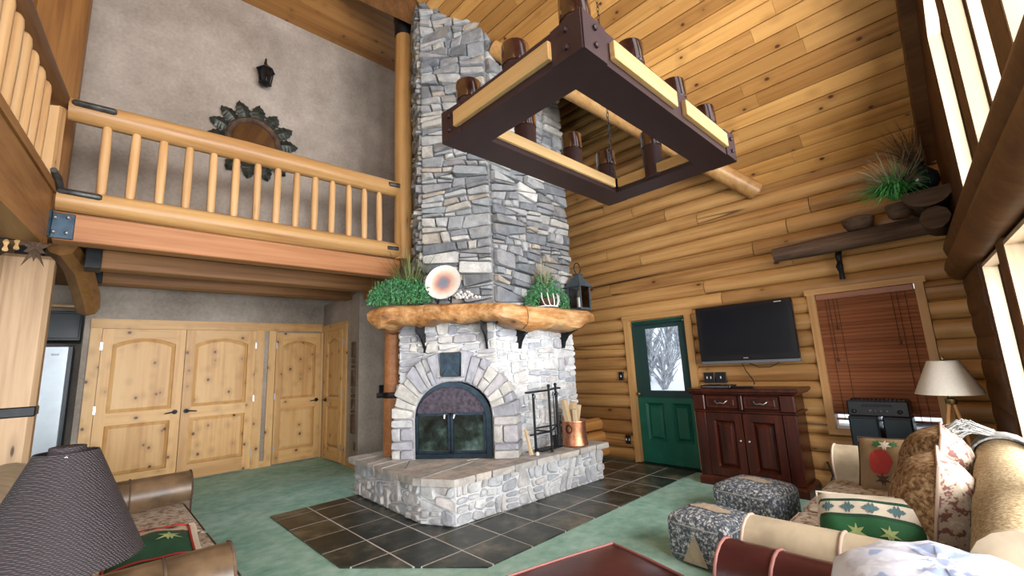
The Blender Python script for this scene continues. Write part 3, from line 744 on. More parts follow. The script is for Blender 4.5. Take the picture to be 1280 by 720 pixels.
# arched steel insert with two glass doors
ins = thing('fireplace_door_set', 'arched steel fireplace doors with smoked glass inside the stone arch', 'fireplace doors', tuple(W(.01, .42, .03)))
def IE(th, a, b_): return (.008+a*math.cos(th), .855+b_*math.sin(th))
mb = MB(); K = 20
for i in range(K):
    t0, t1 = PI*i/K, PI*(i+1)/K
    mb.slab(W, [IE(t0, .405, .335), IE(t0, .462, .39), IE(t1, .462, .39), IE(t1, .405, .335)], -.02, .055)
for u0, u1 in ((-.454, -.397), (.413, .470)): mb.slab(W, [(u0, .425), (u1, .425), (u1, .856), (u0, .856)], -.02, .055)
mb.slab(W, [(-.397, .425), (.413, .425), (.413, .475), (-.397, .475)], -.02, .055)
obj('steel_frame', mb, M['steel'], ins)
mb = MB()
pts = [IE(PI*i/18, .412, .34) for i in range(19)]
pts = [(u, max(z, .905)) for u, z in pts]
mb.slab(W, [(.40, .905)]+[p for p in pts if p[1] > .906]+[(-.385, .905)], .0, .028)
obj('arch_panel', mb, M['purple'], ins)
for sgn, (u0, u1) in ((-1, (-.392, .004)), (1, (.012, .408))):
    mb = MB(); e = .026
    for q in ([(u0, .478), (u1, .478), (u1, .478+e), (u0, .478+e)], [(u0, .905-e), (u1, .905-e), (u1, .905), (u0, .905)],
              [(u0, .478), (u0+e, .478), (u0+e, .905), (u0, .905)], [(u1-e, .478), (u1, .478), (u1, .905), (u1-e, .905)]): mb.slab(W, q, .012, .05)
    d_ = obj('glass_door', mb, M['steel'], ins)
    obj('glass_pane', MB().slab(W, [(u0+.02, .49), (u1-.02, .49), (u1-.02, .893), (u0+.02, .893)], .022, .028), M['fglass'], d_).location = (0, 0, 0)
    uc = u1-.055 if sgn < 0 else u0+.05
    obj('door_handle', MB().tube([W(uc, .895, .05), W(uc+.003, .885, .085), W(uc-.004*sgn, .850, .09)], [.012, .016, .011], 8), M['silver'], d_, 60)

# hearth
hearth = thing('raised_hearth', 'raised hearth of pale fieldstone with flagstone top in front of the fireplace', 'hearth', (3.0, 3.9, 0))
H = [(2.36, 5.28), (2.30, 3.75), (2.46, 3.42), (4.56, 3.33), (4.56, 4.6), (3.2, 5.28)]
obj('mortar', MB().prism(H, 0, .36), M['mortarw'], hearth)
for i in range(3):
    P, L_ = face(H[i], H[i+1]); out = []
    split_poly([(0, .012), (L_, .012), (L_, .356), (0, .356)], .008, .042, 1.35, math.radians(14), out)
    for q in out: stone(hearth, P, q, M['hstone'], .016, d=random.uniform(.018, .036), rnd=.20)
S = [(2.27, 5.30), (2.20, 3.73), (2.40, 3.35), (4.64, 3.26), (4.64, 4.0), (3.2, 5.30)]
out = []; split_poly(S, .07, .28, 1.3, math.radians(22), out)
for q in out:
    q = inset(q, .0025)
    if not q: continue
    zt = .42+random.uniform(-.003, .003)
    ct_ = (sum(p[0] for p in q)/len(q), sum(p[1] for p in q)/len(q))
    dense = []
    for a_, b_ in zip(q, q[1:]+q[:1]):
        k_ = max(1, int(math.hypot(b_[0]-a_[0], b_[1]-a_[1])/.09))
        for i_ in range(k_): dense.append((a_[0]+(b_[0]-a_[0])*i_/k_, a_[1]+(b_[1]-a_[1])*i_/k_))
    def jg(p, s): return (p[0]+(ct_[0]-p[0])*s/max(.05, math.hypot(p[0]-ct_[0], p[1]-ct_[1])), p[1]+(ct_[1]-p[1])*s/max(.05, math.hypot(p[0]-ct_[0], p[1]-ct_[1])))
    def edge_in(p): return random.uniform(.0, .012) if (p[1] < 3.74 or p[0] < 2.32) else 0
    r0_ = [(*jg(p, edge_in(p)+.004), .358) for p in dense]; r1_ = [(*jg(p, edge_in(p)), .392) for p in dense]; r2_ = [(*jg(p, edge_in(p)*.6+.003), zt) for p in dense]
    obj('flagstone', MB().ring_loft([r0_, r1_, r2_]), M['flag'], hearth)

# log mantel: two live-edge pieces butted together
def mantel(name, path, label_, w0=0):
    rings = []
    for k, (f, b_, zt, zb) in enumerate(path):
        f, b_ = Vector((*f, 0)), Vector((*b_, 0)); ring = []
        for i in range(14):
            a = 2*PI*i/14
            ca, sa = math.cos(a), math.sin(a)
            qx = .5-.5*math.copysign(abs(ca)**.6, ca); qz = .5+.5*math.copysign(abs(sa)**.6, sa)
            p = f.lerp(b_, qx); wob = random.uniform(-.022, .022) if qx < .6 else 0
            ring.append((p.x+wob*.8, p.y+wob*.6, zb+(zt-zb)*qz+(random.uniform(-.024, .018) if sa < .3 else random.uniform(-.004, .004))))
        rings.append(ring)
    return MB().ring_loft(rings)
mt = thing('log_mantel', 'thick live edge log mantel spanning the stone fireplace', 'mantel', (3.2, 3.7, 1.9))
path = []
for k in range(16):
    u = -.83+k*(.80+.83)/17
    bump_ = .02*math.sin(k*1.3)+(.03 if k in (1, 2) else 0)
    o_ = .36+.02*math.sin(k*.9)
    p = W2(u, o_); q = W2(u, .0 if u > -.6 else -.30)
    ends = .045 if k == 0 else 0
    path.append((p, q, 2.135-ends-k*.004, 1.885-bump_+ends))
path += [((3.10, 3.37), (3.28, 3.73), 2.072, 1.845), ((3.26, 3.355), (3.40, 3.73), 2.068, 1.825), ((3.435, 3.35), (3.50, 3.73), 2.052, 1.80)]
obj('mantel_log', mantel('a', path, ''), M['mantel'], mt, 50)
path = [((3.447, 3.35), (3.512, 3.73), 2.054, 1.80)]
for k in range(1, 13):
    x = 3.45+k*1.40/12
    path.append(((x, 3.34+.015*math.sin(k)+(.05*max(0, k-9))), (x+.02, 3.73), 2.055-.012*max(0, k-10), 1.79-.02*math.sin(k*1.1)+max(0, k-8)*.034))
obj('mantel_log', mantel('b', path, ''), M['mantel'], mt, 50)
# peeled log post under the mantel end
lp = thing('mantel_post', 'reddish peeled log post standing on the hearth under the mantel left end', 'post', (2.69, 4.97, .42))
obj('log_post', MB().tube([(2.695, 4.97, .422), (2.69, 4.97, 1.0), (2.69, 4.97, 1.5), (2.70, 4.96, 1.88)], [.13, .122, .118, .122], 14, jit=.03), M['redbeam'], lp, 60)
obj('iron_strap', MB().tube([(2.50, 5.03, 1.11), (2.60, 5.0, 1.11)], .03, 8).lathe([(.128, 1.075), (.131, 1.08), (.131, 1.14), (.128, 1.145)], 16, (2.69, 4.97, 0)), M['iron'], lp, 40)
# ------------------------------------------------------------------ loft edge: beams, railing, posts
def capsule(p0, p1, r, n=9, k=.55):
    p0, p1 = Vector(p0), Vector(p1); d = (p1-p0)
    return MB().tube([p0, p0+d*.03, p0+d*.10, p0+d*.5, p0+d*.90, p0+d*.97, p1], [r*k, r*.85, r, r*1.04, r, r*.85, r*k], n, jit=.03)
fb = thing('loft_beam', 'red cedar beam along the front edge of the loft above the doors', 'beam', (1.2, 5.1, 2.577))
obj('timber', MB().cbox(-.33, 5.0, 2.577, 2.80, 5.18, 2.812, .008), M['redbeam'], fb)
pl = MB().cbox(-.36, 4.985, 2.585, -.205, 5.0, 2.80, .004); o = obj('steel_plate', pl, M['steel'], fb)
for x, z in ((-.32, 2.755), (-.245, 2.765), (-.32, 2.635), (-.245, 2.635)):
    obj('bolt', MB().lathe([(.0, 0), (.018, .0), (.018, .012), (.008, .018)], 6, (0, 0, 0)), M['bolt'], o, local=True)
    b_ = bpy.context.scene.collection.objects[-1]; b_.rotation_euler = (PI/2, 0, 0); b_.location = Vector((x, 4.985, z))-wloc(fb)
rail = thing('loft_railing', 'peeled log railing with thin round balusters across the loft front', 'railing', (1.2, 5.08, 2.82))
obj('bottom_log', MB().tube([(-.33, 5.03, 2.925), (.3, 5.02, 2.925), (1.0, 5.02, 2.92), (1.8, 5.02, 2.925), (2.76, 5.02, 2.93)], [.098, .105, .108, .104, .100], 14, jit=.02), M['rail'], rail, 60)
obj('top_rail', MB().tube([(-.33, 5.03, 3.735), (.3, 5.02, 3.745), (1.0, 5.01, 3.755), (1.8, 5.02, 3.765), (2.75, 5.03, 3.78)], [.098, .108, .112, .108, .105], 14, jit=.02), M['rail'], rail, 60)
for k in range(14):
    x = -.079+.199*k
    obj('baluster', capsule((x+random.uniform(-.008, .008), 5.015, 2.99), (x, 5.015, 3.675), .036), M['baluster'], rail, 60)
for p0, p1, r_ in (((-.31, 4.935, 3.765), (-.03, 4.915, 3.765), .032), ((-.33, 4.955, 2.975), (-.06, 4.935, 2.965), .034), ((2.60, 4.935, 3.79), (2.76, 4.925, 3.80), .034), ((2.58, 4.93, 2.93), (2.74, 4.925, 2.935), .03)):
    s_ = obj('steel_strap', MB().tube([p0, Vector(p0).lerp(Vector(p1), .06), Vector(p0).lerp(Vector(p1), .94), p1], [r_*.6, r_, r_, r_*.6], 8, squash=.9), M['strap'], rail, 40)
DL = Vector((.113, .994, 0)); NLv = Vector((.994, -.113, 0)); PL0 = Vector((-.345, 5.0, 0))
def PLf(y, o, z): p = PL0+DL*((y-5.0)/.994)+NLv*o; return Vector((p.x, p.y, z))
lb = thing('side_loft_beam', 'deep brown timber beam of the left loft arm above the sofa', 'beam', tuple(PLf(3.5, -.1, 2.5)))
obj('timber', MB().obox(PLf(2.0, -.2, 2.50), DL*3.0, NLv*.2, Vector((0, 0, .45))), M['beamy'], lb)
obj('sill_plate', MB().obox(PLf(2.0, -.2, 2.955), DL*3.0, NLv*.215, Vector((0, 0, .07))), M['beamy'], lb)
obj('steel_angle', MB().obox(PLf(4.93, .0, 2.585), DL*.06, NLv*.012, Vector((0, 0, .22))), M['steel'], lb)
st = obj('steel_strap', MB().tube([PLf(4.72, .03, 3.06), PLf(4.86, .03, 3.05), PLf(4.97, .03, 3.0)], [.022, .03, .03], 8), M['strap'], lb, 40)
sr = thing('side_railing', 'pale baluster railing with a dark top log on the left loft arm', 'railing', tuple(PLf(3.5, -.1, 3.03)))
obj('top_rail', MB().tube([PLf(5.02, -.10, 3.78), PLf(4.5, -.13, 3.80), PLf(3.8, -.15, 3.83), PLf(3.0, -.16, 3.86), PLf(2.2, -.16, 3.88)], [.125, .14, .15, .155, .155], 14, jit=.015), M['logdarky'], sr, 60)
for k in range(12):
    y = 4.49-.187*k
    obj('baluster', capsule(PLf(y, -.04, 3.0), PLf(y, -.035, 3.66+.004*k), .042), M['baluster'], sr, 60)
obj('corner_post', MB().tube([PLf(4.98, -.12, 3.0), PLf(4.98, -.12, 3.72)], [.13, .125], 8), M['baluster'], sr, 40)
cp = obj('corner_column', MB().cbox(-.70, 5.62, 2.82, -.325, 5.95, 7.0, .03), M['column'], None); tag(cp, 'square brown timber column rising beside the loft corner', 'column')
cp.location = (0, 0, 0); recenter(cp)
hp = thing('hewn_post', 'broad hewn timber post at the left edge with a black iron strap', 'post', (-.49, 5.75, 0))
obj('timber', MB().cbox(-.66, 5.60, 0, -.325, 5.92, 2.56, .035), M['post'], hp)
obj('cap_block', MB().box(-.58, 5.66, 2.56, -.41, 5.86, 2.72), M['dark'], hp)
s_ = obj('iron_strap', MB().cbox(-.668, 5.59, 1.16, -.317, 5.93, 1.245, .01), M['iron'], hp)
obj('bolt', MB().sphere((-.56, 5.585, 1.215), .022, 8, 6), M['bolt'], s_, 60)
up = thing('loft_post', 'tall peeled log post rising from the loft rail beside the chimney', 'post', (2.86, 5.0, 2.82))
obj('log_post', MB().tube([(2.86, 5.02, 2.82), (2.86, 5.0, 3.8), (2.86, 5.0, 5.0), (2.88, 5.0, 6.15)], [.122, .12, .122, .125], 14, jit=.02), M['logz'], up, 60)
br = MB().lathe([(.135, 6.12), (.14, 6.13), (.14, 6.32), (.15, 6.34), (.15, 6.62)], 12, (2.885, 5.0, 0)); br.box(2.80, 4.80, 6.38, 3.30, 5.02, 6.62)
o = obj('steel_bracket', br, M['iron'], up, 40)
for x, z in ((2.83, 6.45), (2.93, 6.50), (3.05, 6.47), (3.0, 6.58), (2.87, 6.28)):
    obj('bolt', MB().sphere((x, 4.80 if z > 6.4 else 4.855, z), .02, 8, 6), M['bolt'], o, 60)
tl = obj('tie_log', MB().tube([(-.2, 4.86, 6.86), (1.5, 4.86, 6.80), (2.62, 4.86, 6.72), (2.74, 4.86, 6.70)], [.16, .165, .16, .12], 12, jit=.03), M['rail'], None, 60); tag(tl, 'thick roof log ending at the black bracket above the loft post', 'beam'); recenter(tl)
tl = obj('tie_log', MB().tube([(2.98, 4.90, 6.78), (3.2, 4.55, 6.80), (3.3, 4.4, 6.80)], [.10, .13, .13], 12, jit=.03), M['rail'], None, 60); tag(tl, 'short roof log on the chimney side of the black bracket', 'beam'); recenter(tl)
# joists under the loft
j1 = thing('loft_joist', 'brown joist under the loft, nearest behind the red beam', 'beam', (1.3, 5.9, 2.52))
obj('timber', MB().cbox(-.10, 5.80, 2.525, 2.86, 5.99, 2.72, .01), M['joist'], j1)
obj('joist_hanger', MB().cbox(-.14, 5.78, 2.515, -.02, 6.0, 2.72, .005), M['iron'], j1)
j2 = thing('loft_joist', 'darker joist under the loft against the plaster wall', 'beam', (1.3, 6.9, 2.55))
obj('timber', MB().cbox(-.10, 6.80, 2.55, 2.94, 6.98, 2.72, .01), M['joist'], j2)
obj('joist_hanger', MB().cbox(-.14, 6.78, 2.54, .0, 7.0, 2.72, .005), M['iron'], j2)
bx = obj('corner_block', MB().cbox(2.78, 5.75, 2.42, 2.98, 6.02, 2.72, .01), M['joist'], None); tag(bx, 'short dark timber block under the loft joist by the fireplace', 'block'); recenter(bx)
bk_ = obj('knee_brace', MB().tube([(-.30, 5.72, 2.70), (-.20, 6.2, 2.62), (-.12, 6.7, 2.40), (-.10, 7.1, 2.30)], [.11, .12, .12, .11], 8), M['beamy'], None, 40); tag(bk_, 'curved brown knee brace between the hewn post and the plaster wall', 'brace'); recenter(bk_)

# ------------------------------------------------------------------ knotty doors
def arched(u0, u1, z0, z1, rise, k=8):
    pts = [(u0, z0), (u1, z0), (u1, z1-rise)]
    for i in range(1, k): 
        f = i/k; pts.append((u1+(u0-u1)*f, z1-rise+rise*math.sin(PI*f)**.8))
    pts.append((u0, z1-rise)); return pts
def knotty_door(name, label, P, w, h, hinge_left, loc, m=None, mx=None, handle=True, st=.115):
    m, mx = m or M['door'], mx or M['doorx']
    d = sgroup(name, label, 'door', loc)
    o1 = .045
    for u0, u1 in ((.003, st), (w-st, w-.003)): obj('stile', MB().slab(P, [(u0, .02), (u1, .02), (u1, h), (u0, h)], .0, o1), m, d)
    zb, zl0, zl1, zt = .22, .86, 1.02, h-.13
    for z0, z1 in ((.02, zb), (zl0, zl1)): obj('rail', MB().slab(P, [(st, z0), (w-st, z0), (w-st, z1), (st, z1)], .0, o1-.001), mx, d)
    rise = .085; k = 8
    pts = [(st, zt-rise)]+[(st+(w-2*st)*i/k, zt-rise+rise*math.sin(PI*i/k)**.8) for i in range(1, k)]+[(w-st, zt-rise)]
    tr = MB()
    for a, b in zip(pts, pts[1:]): tr.slab(P, [a, b, (b[0], h), (a[0], h)], .0, o1-.001)
    obj('rail', tr, mx, d)
    e = .045
    for poly, inn in (([(st, zb), (w-st, zb), (w-st, zl0), (st, zl0)], [(st+e, zb+e), (w-st-e, zb+e), (w-st-e, zl0-e), (st+e, zl0-e)]),
                 (arched(st, w-st, zl1, zt, rise), arched(st+e, w-st-e, zl1+e, zt-e, rise*.95))):
        n = len(poly); mb = MB()
        g = .012
        cu = w/2; cz = (poly[0][1]+poly[2][1])/2
        grow = [(cu+(u-cu)*.985, cz+(z-cz)*.985) for u, z in poly]
        mb.add([P(u, z, .010) for u, z in poly]+[P(u, z, .014) for u, z in grow]+[P(u, z, .036) for u, z in inn],
               [(i, (i+1) % n, n+(i+1) % n, n+i) for i in range(n)]+[(n+i, n+(i+1) % n, 2*n+(i+1) % n, 2*n+i) for i in range(n)]+[tuple(range(2*n, 3*n))])
        obj('panel', mb, m, d)
    uh = .004 if hinge_left else w-.004
    for z in (.25, 1.07, 1.90):
        obj('hinge', MB().slab(P, [(uh-.012, z-.05), (uh+.012, z-.05), (uh+.012, z+.05), (uh-.012, z+.05)], .03, .055), M['silver'], d)
    if handle:
        ul = w-.065 if hinge_left else .065; s_ = -1 if hinge_left else 1
        c = P(ul, .965, .05)
        hp_ = MB(); ring = [P(ul+.033*math.cos(2*PI*i/12), .965+.033*math.sin(2*PI*i/12), .045) for i in range(12)]
        ring2 = [P(ul+.028*math.cos(2*PI*i/12), .965+.028*math.sin(2*PI*i/12), .06) for i in range(12)]
        hp_.ring_loft([ring, ring2]); hp_.tube([P(ul, .965, .055), P(ul, .965, .10), P(ul+s_*.03, .967, .105), P(ul+s_*.12, .955, .10)], [.011, .011, .010, .007], 8)
        obj('door_handle', hp_, M['iron'], d, 50)
    return d
PA = lambda x0: (lambda u, z, o: Vector((x0+u, 8.05-o, z)))
knotty_door('door_1', 'left leaf of the knotty pine double doors with arched panel', PA(.062), .912, 2.135, True, (.062, 8.05, 0))
knotty_door('door_2', 'right leaf of the knotty pine double doors with arched panel', PA(.976), .922, 2.135, False, (.976, 8.05, 0))
knotty_door('door_3', 'narrow knotty pine door right of the double doors', PA(2.195), .735, 2.11, True, (2.195, 8.05, 0), st=.10)
PR = lambda y0: (lambda u, z, o: Vector((2.97-o, y0-u, z)))
knotty_door('door_4', 'knotty pine door on the return wall beside the fireplace', PR(7.80), .70, 2.11, False, (2.97, 7.8, 0), M['door'], M['doory'], st=.10)
# lever of door 4 shows at its far stile
def trim(name, P, parts, m, label):
    g = sgroup(name, label, 'trim', tuple(P(parts[0][0], parts[0][2], 0)))
    for u0, u1, z0, z1, mm in parts: obj('casing', MB().slab(P, [(u0, z0), (u1, z0), (u1, z1), (u0, z1)], 0, .032), mm, g)
    return g
trim('trim_1', PA(0), [(-.055, .060, 0, 2.14, M['door']), (1.90, 2.02, 0, 2.14, M['door']), (-.06, 2.945, 2.14, 2.27, M['doorx'])], None, 'pine casing around the double doors')
trim('trim_2', PA(0), [(2.085, 2.193, 0, 2.139, M['door']), (2.932, 2.966, 0, 2.139, M['door'])], None, 'pine casing around the narrow door')
trim('trim_3', PR(0), [(-7.90, -7.805, 0, 2.115, M['door']), (-7.095, -6.99, 0, 2.115, M['door']), (-8.01, -6.98, 2.115, 2.235, M['doory'])], None, 'pine casing of the door on the return wall')
bsb = struct('baseboard_back', MB().box(2.02, 8.02, 0, 2.085, 8.05, .10), M['doorx'], 'short pine baseboard between the doors', 'baseboard')

# kitchen glimpse left of the doors
fr = thing('refrigerator', 'stainless refrigerator glimpsed behind the hewn post', 'refrigerator', (-.56, 8.65, 0))
obj('body', MB().cbox(-.93, 8.36, .02, -.20, 9.0, 1.93, .01), M['navy'], fr)
obj('door', MB().cbox(-.92, 8.28, .06, -.235, 8.355, 1.925, .015), M['fridge'], fr)
obj('badge', MB().cbox(-.40, 8.274, 1.80, -.33, 8.282, 1.825, .003), M['bolt'], fr)
cb_ = thing('wall_cabinet', 'dark blue cabinet over the refrigerator', 'cabinet', (-.56, 8.7, 2.02))
obj('body', MB().cbox(-.95, 8.40, 2.0, -.15, 9.0, 2.40, .008), M['navy'], cb_)
obj('cabinet_door', MB().cbox(-.93, 8.38, 2.03, -.17, 8.40, 2.37, .006), M['navy'], cb_)
ct = obj('crown_strip', MB().cbox(-1.2, 8.30, 2.44, -.14, 8.40, 2.475, .006), M['baluster'], None); tag(ct, 'pale pine strip above the kitchen cabinet', 'trim'); recenter(ct)

# garland with a metal leaf on the loft beam
gs = obj('garland', MB().tube([(-.72, 4.72, 2.50), (-.60, 4.78, 2.485), (-.50, 4.83, 2.50), (-.43, 4.87, 2.55), (-.37, 4.9, 2.63)], .006, 5), M['cord'], None, 60); tag(gs, 'dark string garland under the left loft beam', 'garland'); recenter(gs)
for i, (x, y, z) in enumerate(((-.655, 4.75, 2.42), (-.60, 4.78, 2.425), (-.54, 4.81, 2.44), (-.49, 4.84, 2.465))):
    tw = MB().tube([(x, y, z-.04), (x, y, z-.03), (x, y, z), (x, y, z+.03), (x, y, z+.05)], [.010, .019, .009, .019, .008], 6)
    o = obj('garland_toggle', tw, M['chwood'], None, 40); tag(o, 'pale wooden toggle on the garland, %s from the left' % ('first', 'second', 'third', 'fourth')[i], 'toggle', 'toggles on the garland'); recenter(o)
lfp = []
for i in range(20):
    a = 2*PI*i/20; r_ = (.145 if i % 4 == 0 else .085 if i % 2 == 0 else .05)
    lfp.append((-.395+.72*r_*math.sin(a), 2.45+r_*1.2*math.cos(a)))
lo = MB(); n_ = 20
lo.add([(x, 4.84, z) for x, z in lfp]+[(x, 4.855, z) for x, z in lfp]+[(-.395, 4.81, 2.45), (-.395, 4.87, 2.45)], [(i, (i+1) % n_, 2*n_) for i in range(n_)]+[(n_+i, n_+(i+1) % n_, 2*n_+1) for i in range(n_)]+[(i, (i+1) % n_, n_+(i+1) % n_, n_+i) for i in range(n_)])
o = obj('leaf_ornament', lo, M['bark'], None); tag(o, 'rusty maple leaf ornament hanging at the loft beam corner', 'ornament'); recenter(o)

# ------------------------------------------------------------------ mirror, lantern and outlet on the loft wall
mi = thing('leaf_mirror', 'round dark mirror with a sunburst frame of metal leaves on the loft wall', 'mirror', (1.36, 6.46, 4.62))
cx, cz = 1.365, 4.62
rg = [[(cx+r_*math.cos(2*PI*i/28), y, cz+r_*math.sin(2*PI*i/28)) for i in range(28)] for r_, y in ((.345, 6.49), (.345, 6.44), (.315, 6.41), (.275, 6.43), (.27, 6.46))]
mb = MB(); mb.ring_loft(rg, cap=False); obj('frame_ring', mb, M['bark'], mi, 60)
obj('mirror_glass', MB().add([(cx+.28*math.cos(2*PI*i/28), 6.455, cz+.28*math.sin(2*PI*i/28)) for i in range(28)], [tuple(range(28))]), M['mirror'], mi)
for i in range(14):
    a = 2*PI*(i+.3)/14; ca, sa = math.cos(a), math.sin(a)
    L_ = random.uniform(.23, .27); hw = .085
    prof = [(0, .055), (.10, .07), (.2, .088), (.30, .07), (.40, .10), (.52, .075), (.62, .085), (.74, .055), (.85, .05), (1.0, .0)]
    vs = [(0, 6.445)]
    mb = MB(); left = []; right = []; mid = []
    def PT(r_, w_, y): return (cx+ca*r_-sa*w_, y, cz+sa*r_+ca*w_)
    for f, w_ in prof:
        r_ = .32+L_*f; y = 6.45-.03*math.sin(PI*f)
        left.append(PT(r_, w_, y+.02)); mid.append(PT(r_, 0, y-.015)); right.append(PT(r_, -w_, y+.02))
    k = len(prof); mb.v = left+mid+right
    for q in range(k-1): mb.f += [(q, q+1, k+q+1, k+q), (k+q, k+q+1, 2*k+q+1, 2*k+q)]
    obj('metal_leaf', mb, M['soap'], mi)
la = thing('wall_lantern', 'black iron lantern sconce high on the loft wall', 'wall lamp', (1.44, 6.40, 5.45))
obj('back_plate', MB().cbox(1.40, 6.47, 5.55, 1.48, 6.5, 5.78, .005), M['iron'], la)
obj('lamp_arm', MB().tube([(1.44, 6.47, 5.72), (1.44, 6.42, 5.84), (1.44, 6.36, 5.88), (1.44, 6.345, 5.80)], .012, 8), M['iron'], la, 60)
obj('lantern_roof', MB().lathe([(.015, 5.80), (.03, 5.77), (.06, 5.745), (.12, 5.69), (.125, 5.68), (.10, 5.675)], 6, (1.44, 6.345, 0)), M['iron'], la)
cg = MB()
for i in range(6):
    a = 2*PI*i/6; cg.tube([(1.44+.098*math.cos(a), 6.345+.098*math.sin(a), 5.68), (1.44+.072*math.cos(a), 6.345+.072*math.sin(a), 5.49)], .009, 5)
cg.lathe([(.02, 5.44), (.05, 5.455), (.085, 5.475), (.085, 5.495)], 6, (1.44, 6.345, 0)); obj('lantern_cage', cg, M['iron'], la)
obj('lantern_glass', MB().lathe([(.06, 5.50), (.085, 5.67)], 6, (1.44, 6.345, 0), cap=False), M['glass'], la)
ou = obj('wall_outlet', MB().cbox(2.52, 6.485, 3.31, 2.58, 6.5, 3.40, .004), M['black'], None); tag(ou, 'small black outlet plate on the loft wall behind the last balusters', 'outlet'); recenter(ou)
# plaque and outlet on the return wall
pq = thing('wall_plaque', 'hanging row of five dark carved plaques on the plaster corner', 'wall decor', (2.94, 6.62, .5))
for z0, z1, w_ in ((1.63, 1.88, .07), (1.53, 1.59, .05), (1.30, 1.56-.06, .07), (1.02, 1.22, .05), (.50, .88, .07)):
    pass
z = 1.86
for h, w_ in ((.235, .075), (.07, .05), (.05, .05), (.25, .075), (.07, .05), (.05, .05), (.14, .06), (.04, .05), (.27, .075)):
    a = Vector((2.87, 6.35, 0)); b_ = Vector((2.97, 6.90, 0)); t_ = (b_-a).normalized(); nn = Vector((-t_.y, t_.x, 0))
    c = a+t_*.245
    obj('plaque', MB().obox(c-t_*w_+nn*.0+Vector((0, 0, z-h)), t_*w_*2, nn*.035, Vector((0, 0, h))), M['bark'], pq)
    z -= h+.022
c = a+t_*.16
ou = obj('wall_outlet', MB().obox(c+Vector((0, 0, .27)), t_*.075, nn*.012, Vector((0, 0, .115))), M['black'], None); tag(ou, 'black outlet plate low on the plaster corner by the hearth', 'outlet'); recenter(ou)
sw = obj('light_switch', MB().cbox(3.19, 6.335, 1.07, 3.275, 6.35, 1.19, .004), M['black'], None); tag(sw, 'black switch plate on the plaster beside the mantel post', 'switch'); recenter(sw)
# ------------------------------------------------------------------ green door, window, TV and cabinet on the log wall
PBw = lambda x: (lambda y, z, o: Vector((x-o, y, z)))
P_ = PBw(5.59)
gd = sgroup('door_5', 'dark green half glass door in the log wall', 'door', (5.6, 2.97, 0))
mb = MB()
for q in ([(2.56, .01), (3.38, .01), (3.38, .30), (2.56, .30)], [(2.56, .80), (3.38, .80), (3.38, .93), (2.56, .93)], [(2.56, .30), (2.63, .30), (2.63, .80), (2.56, .80)], [(3.27, .30), (3.38, .30), (3.38, .80), (3.27, .80)],
          [(2.89, .30), (3.01, .30), (3.01, .80), (2.89, .80)], [(2.56, .93), (2.66, .93), (2.66, 1.92), (2.56, 1.92)], [(3.19, .93), (3.38, .93), (3.38, 1.92), (3.19, 1.92)], [(2.66, 1.82), (3.19, 1.82), (3.19, 1.92), (2.66, 1.92)]):
    mb.slab(P_, q, -.03, .012)
obj('door_slab', mb, M['green'], gd)
for y0, y1 in ((2.63, 2.89), (3.01, 3.27)):
    e = .03; q = [(y0, .30), (y1, .30), (y1, .80), (y0, .80)]; i_ = [(y0+e, .33), (y1-e, .33), (y1-e, .77), (y0+e, .77)]; i2 = [(y0+2*e, .36), (y1-2*e, .36), (y1-2*e, .74), (y0+2*e, .74)]
    obj('panel', MB().relief([[P_(y, z, .011) for y, z in q], [P_(y, z, -.022) for y, z in i_], [P_(y, z, .008) for y, z in i2]]), M['green'], gd)
mb = MB()
for q in ([(2.57, .87), (3.37, .87), (3.37, .965), (2.57, .965)], [(2.57, .965), (2.685, .965), (2.685, 1.80), (2.57, 1.80)], [(3.165, .965), (3.37, .965), (3.37, 1.80), (3.165, 1.80)], [(2.57, 1.80), (3.37, 1.80), (3.37, 1.875), (2.57, 1.875)]): mb.slab(P_, q, .012, .022)
obj('shade_border', mb, M['dgreen'], gd)
rl = obj('shade_roller', MB().tube([(5.55, 2.60, 1.875), (5.55, 3.34, 1.875)], .02, 8), M['dgreen'], gd, 60)
for y in (2.595, 3.345): obj('roller_bracket', MB().sphere((5.548, y, 1.872), .018, 8, 6), M['silver'], rl, 60)
obj('window_pane', MB().slab(P_, [(2.67, .95), (3.18, .95), (3.18, 1.815), (2.67, 1.815)], -.012, -.008), M['glass'], gd)
obj('door_knob', MB().lathe([(.012, 0), (.012, .03), (.026, .045), (.026, .06), (.01, .07)], 10), M['brass'], gd, 60, True)
k_ = C.objects[-1]; k_.rotation_euler = (0, -PI/2, 0); k_.location = Vector((5.578, 3.33, .92))-wloc(gd)
g = sgroup('trim_4', 'pine casing around the green door', 'trim', (5.5, 2.97, 0))
for y0, y1, z0, z1, mm in ((2.47, 2.56, 0, 1.93, 'trimz'), (3.38, 3.465, 0, 1.93, 'trimz'), (2.45, 3.485, 1.93, 2.0, 'trimy')): obj('casing', MB().slab(P_, [(y0, z0), (y1, z0), (y1, z1), (y0, z1)], -.0, .085), M[mm], g)
th_ = struct('threshold', MB().box(5.48, 2.5, 0, 5.60, 3.42, .02), M['iron'], 'dark threshold strip under the green door', 'threshold')
gw = sgroup('window_15', 'window behind the closed brown blinds in the log wall', 'window', (5.6, .72, .6))
mb = MB()
for q in ([(.26, .55), (1.185, .55), (1.185, .61), (.26, .61)], [(.26, .61), (.325, .61), (.325, 1.975), (.26, 1.975)], [(1.115, .61), (1.185, .61), (1.185, 1.975), (1.115, 1.975)], [(.24, 1.975), (1.205, 1.975), (1.205, 2.035), (.24, 2.035)]):
    o_ = obj('casing', MB().slab(P_, q, -.0, .085), M['trimz'] if q[2][1]-q[0][1] > .3 else M['trimy'], gw)
for q in ([(.325, .61), (1.115, .61), (1.115, .64), (.325, .64)],): obj('window_sill', MB().slab(P_, q, -.12, .05), M['white'], gw)
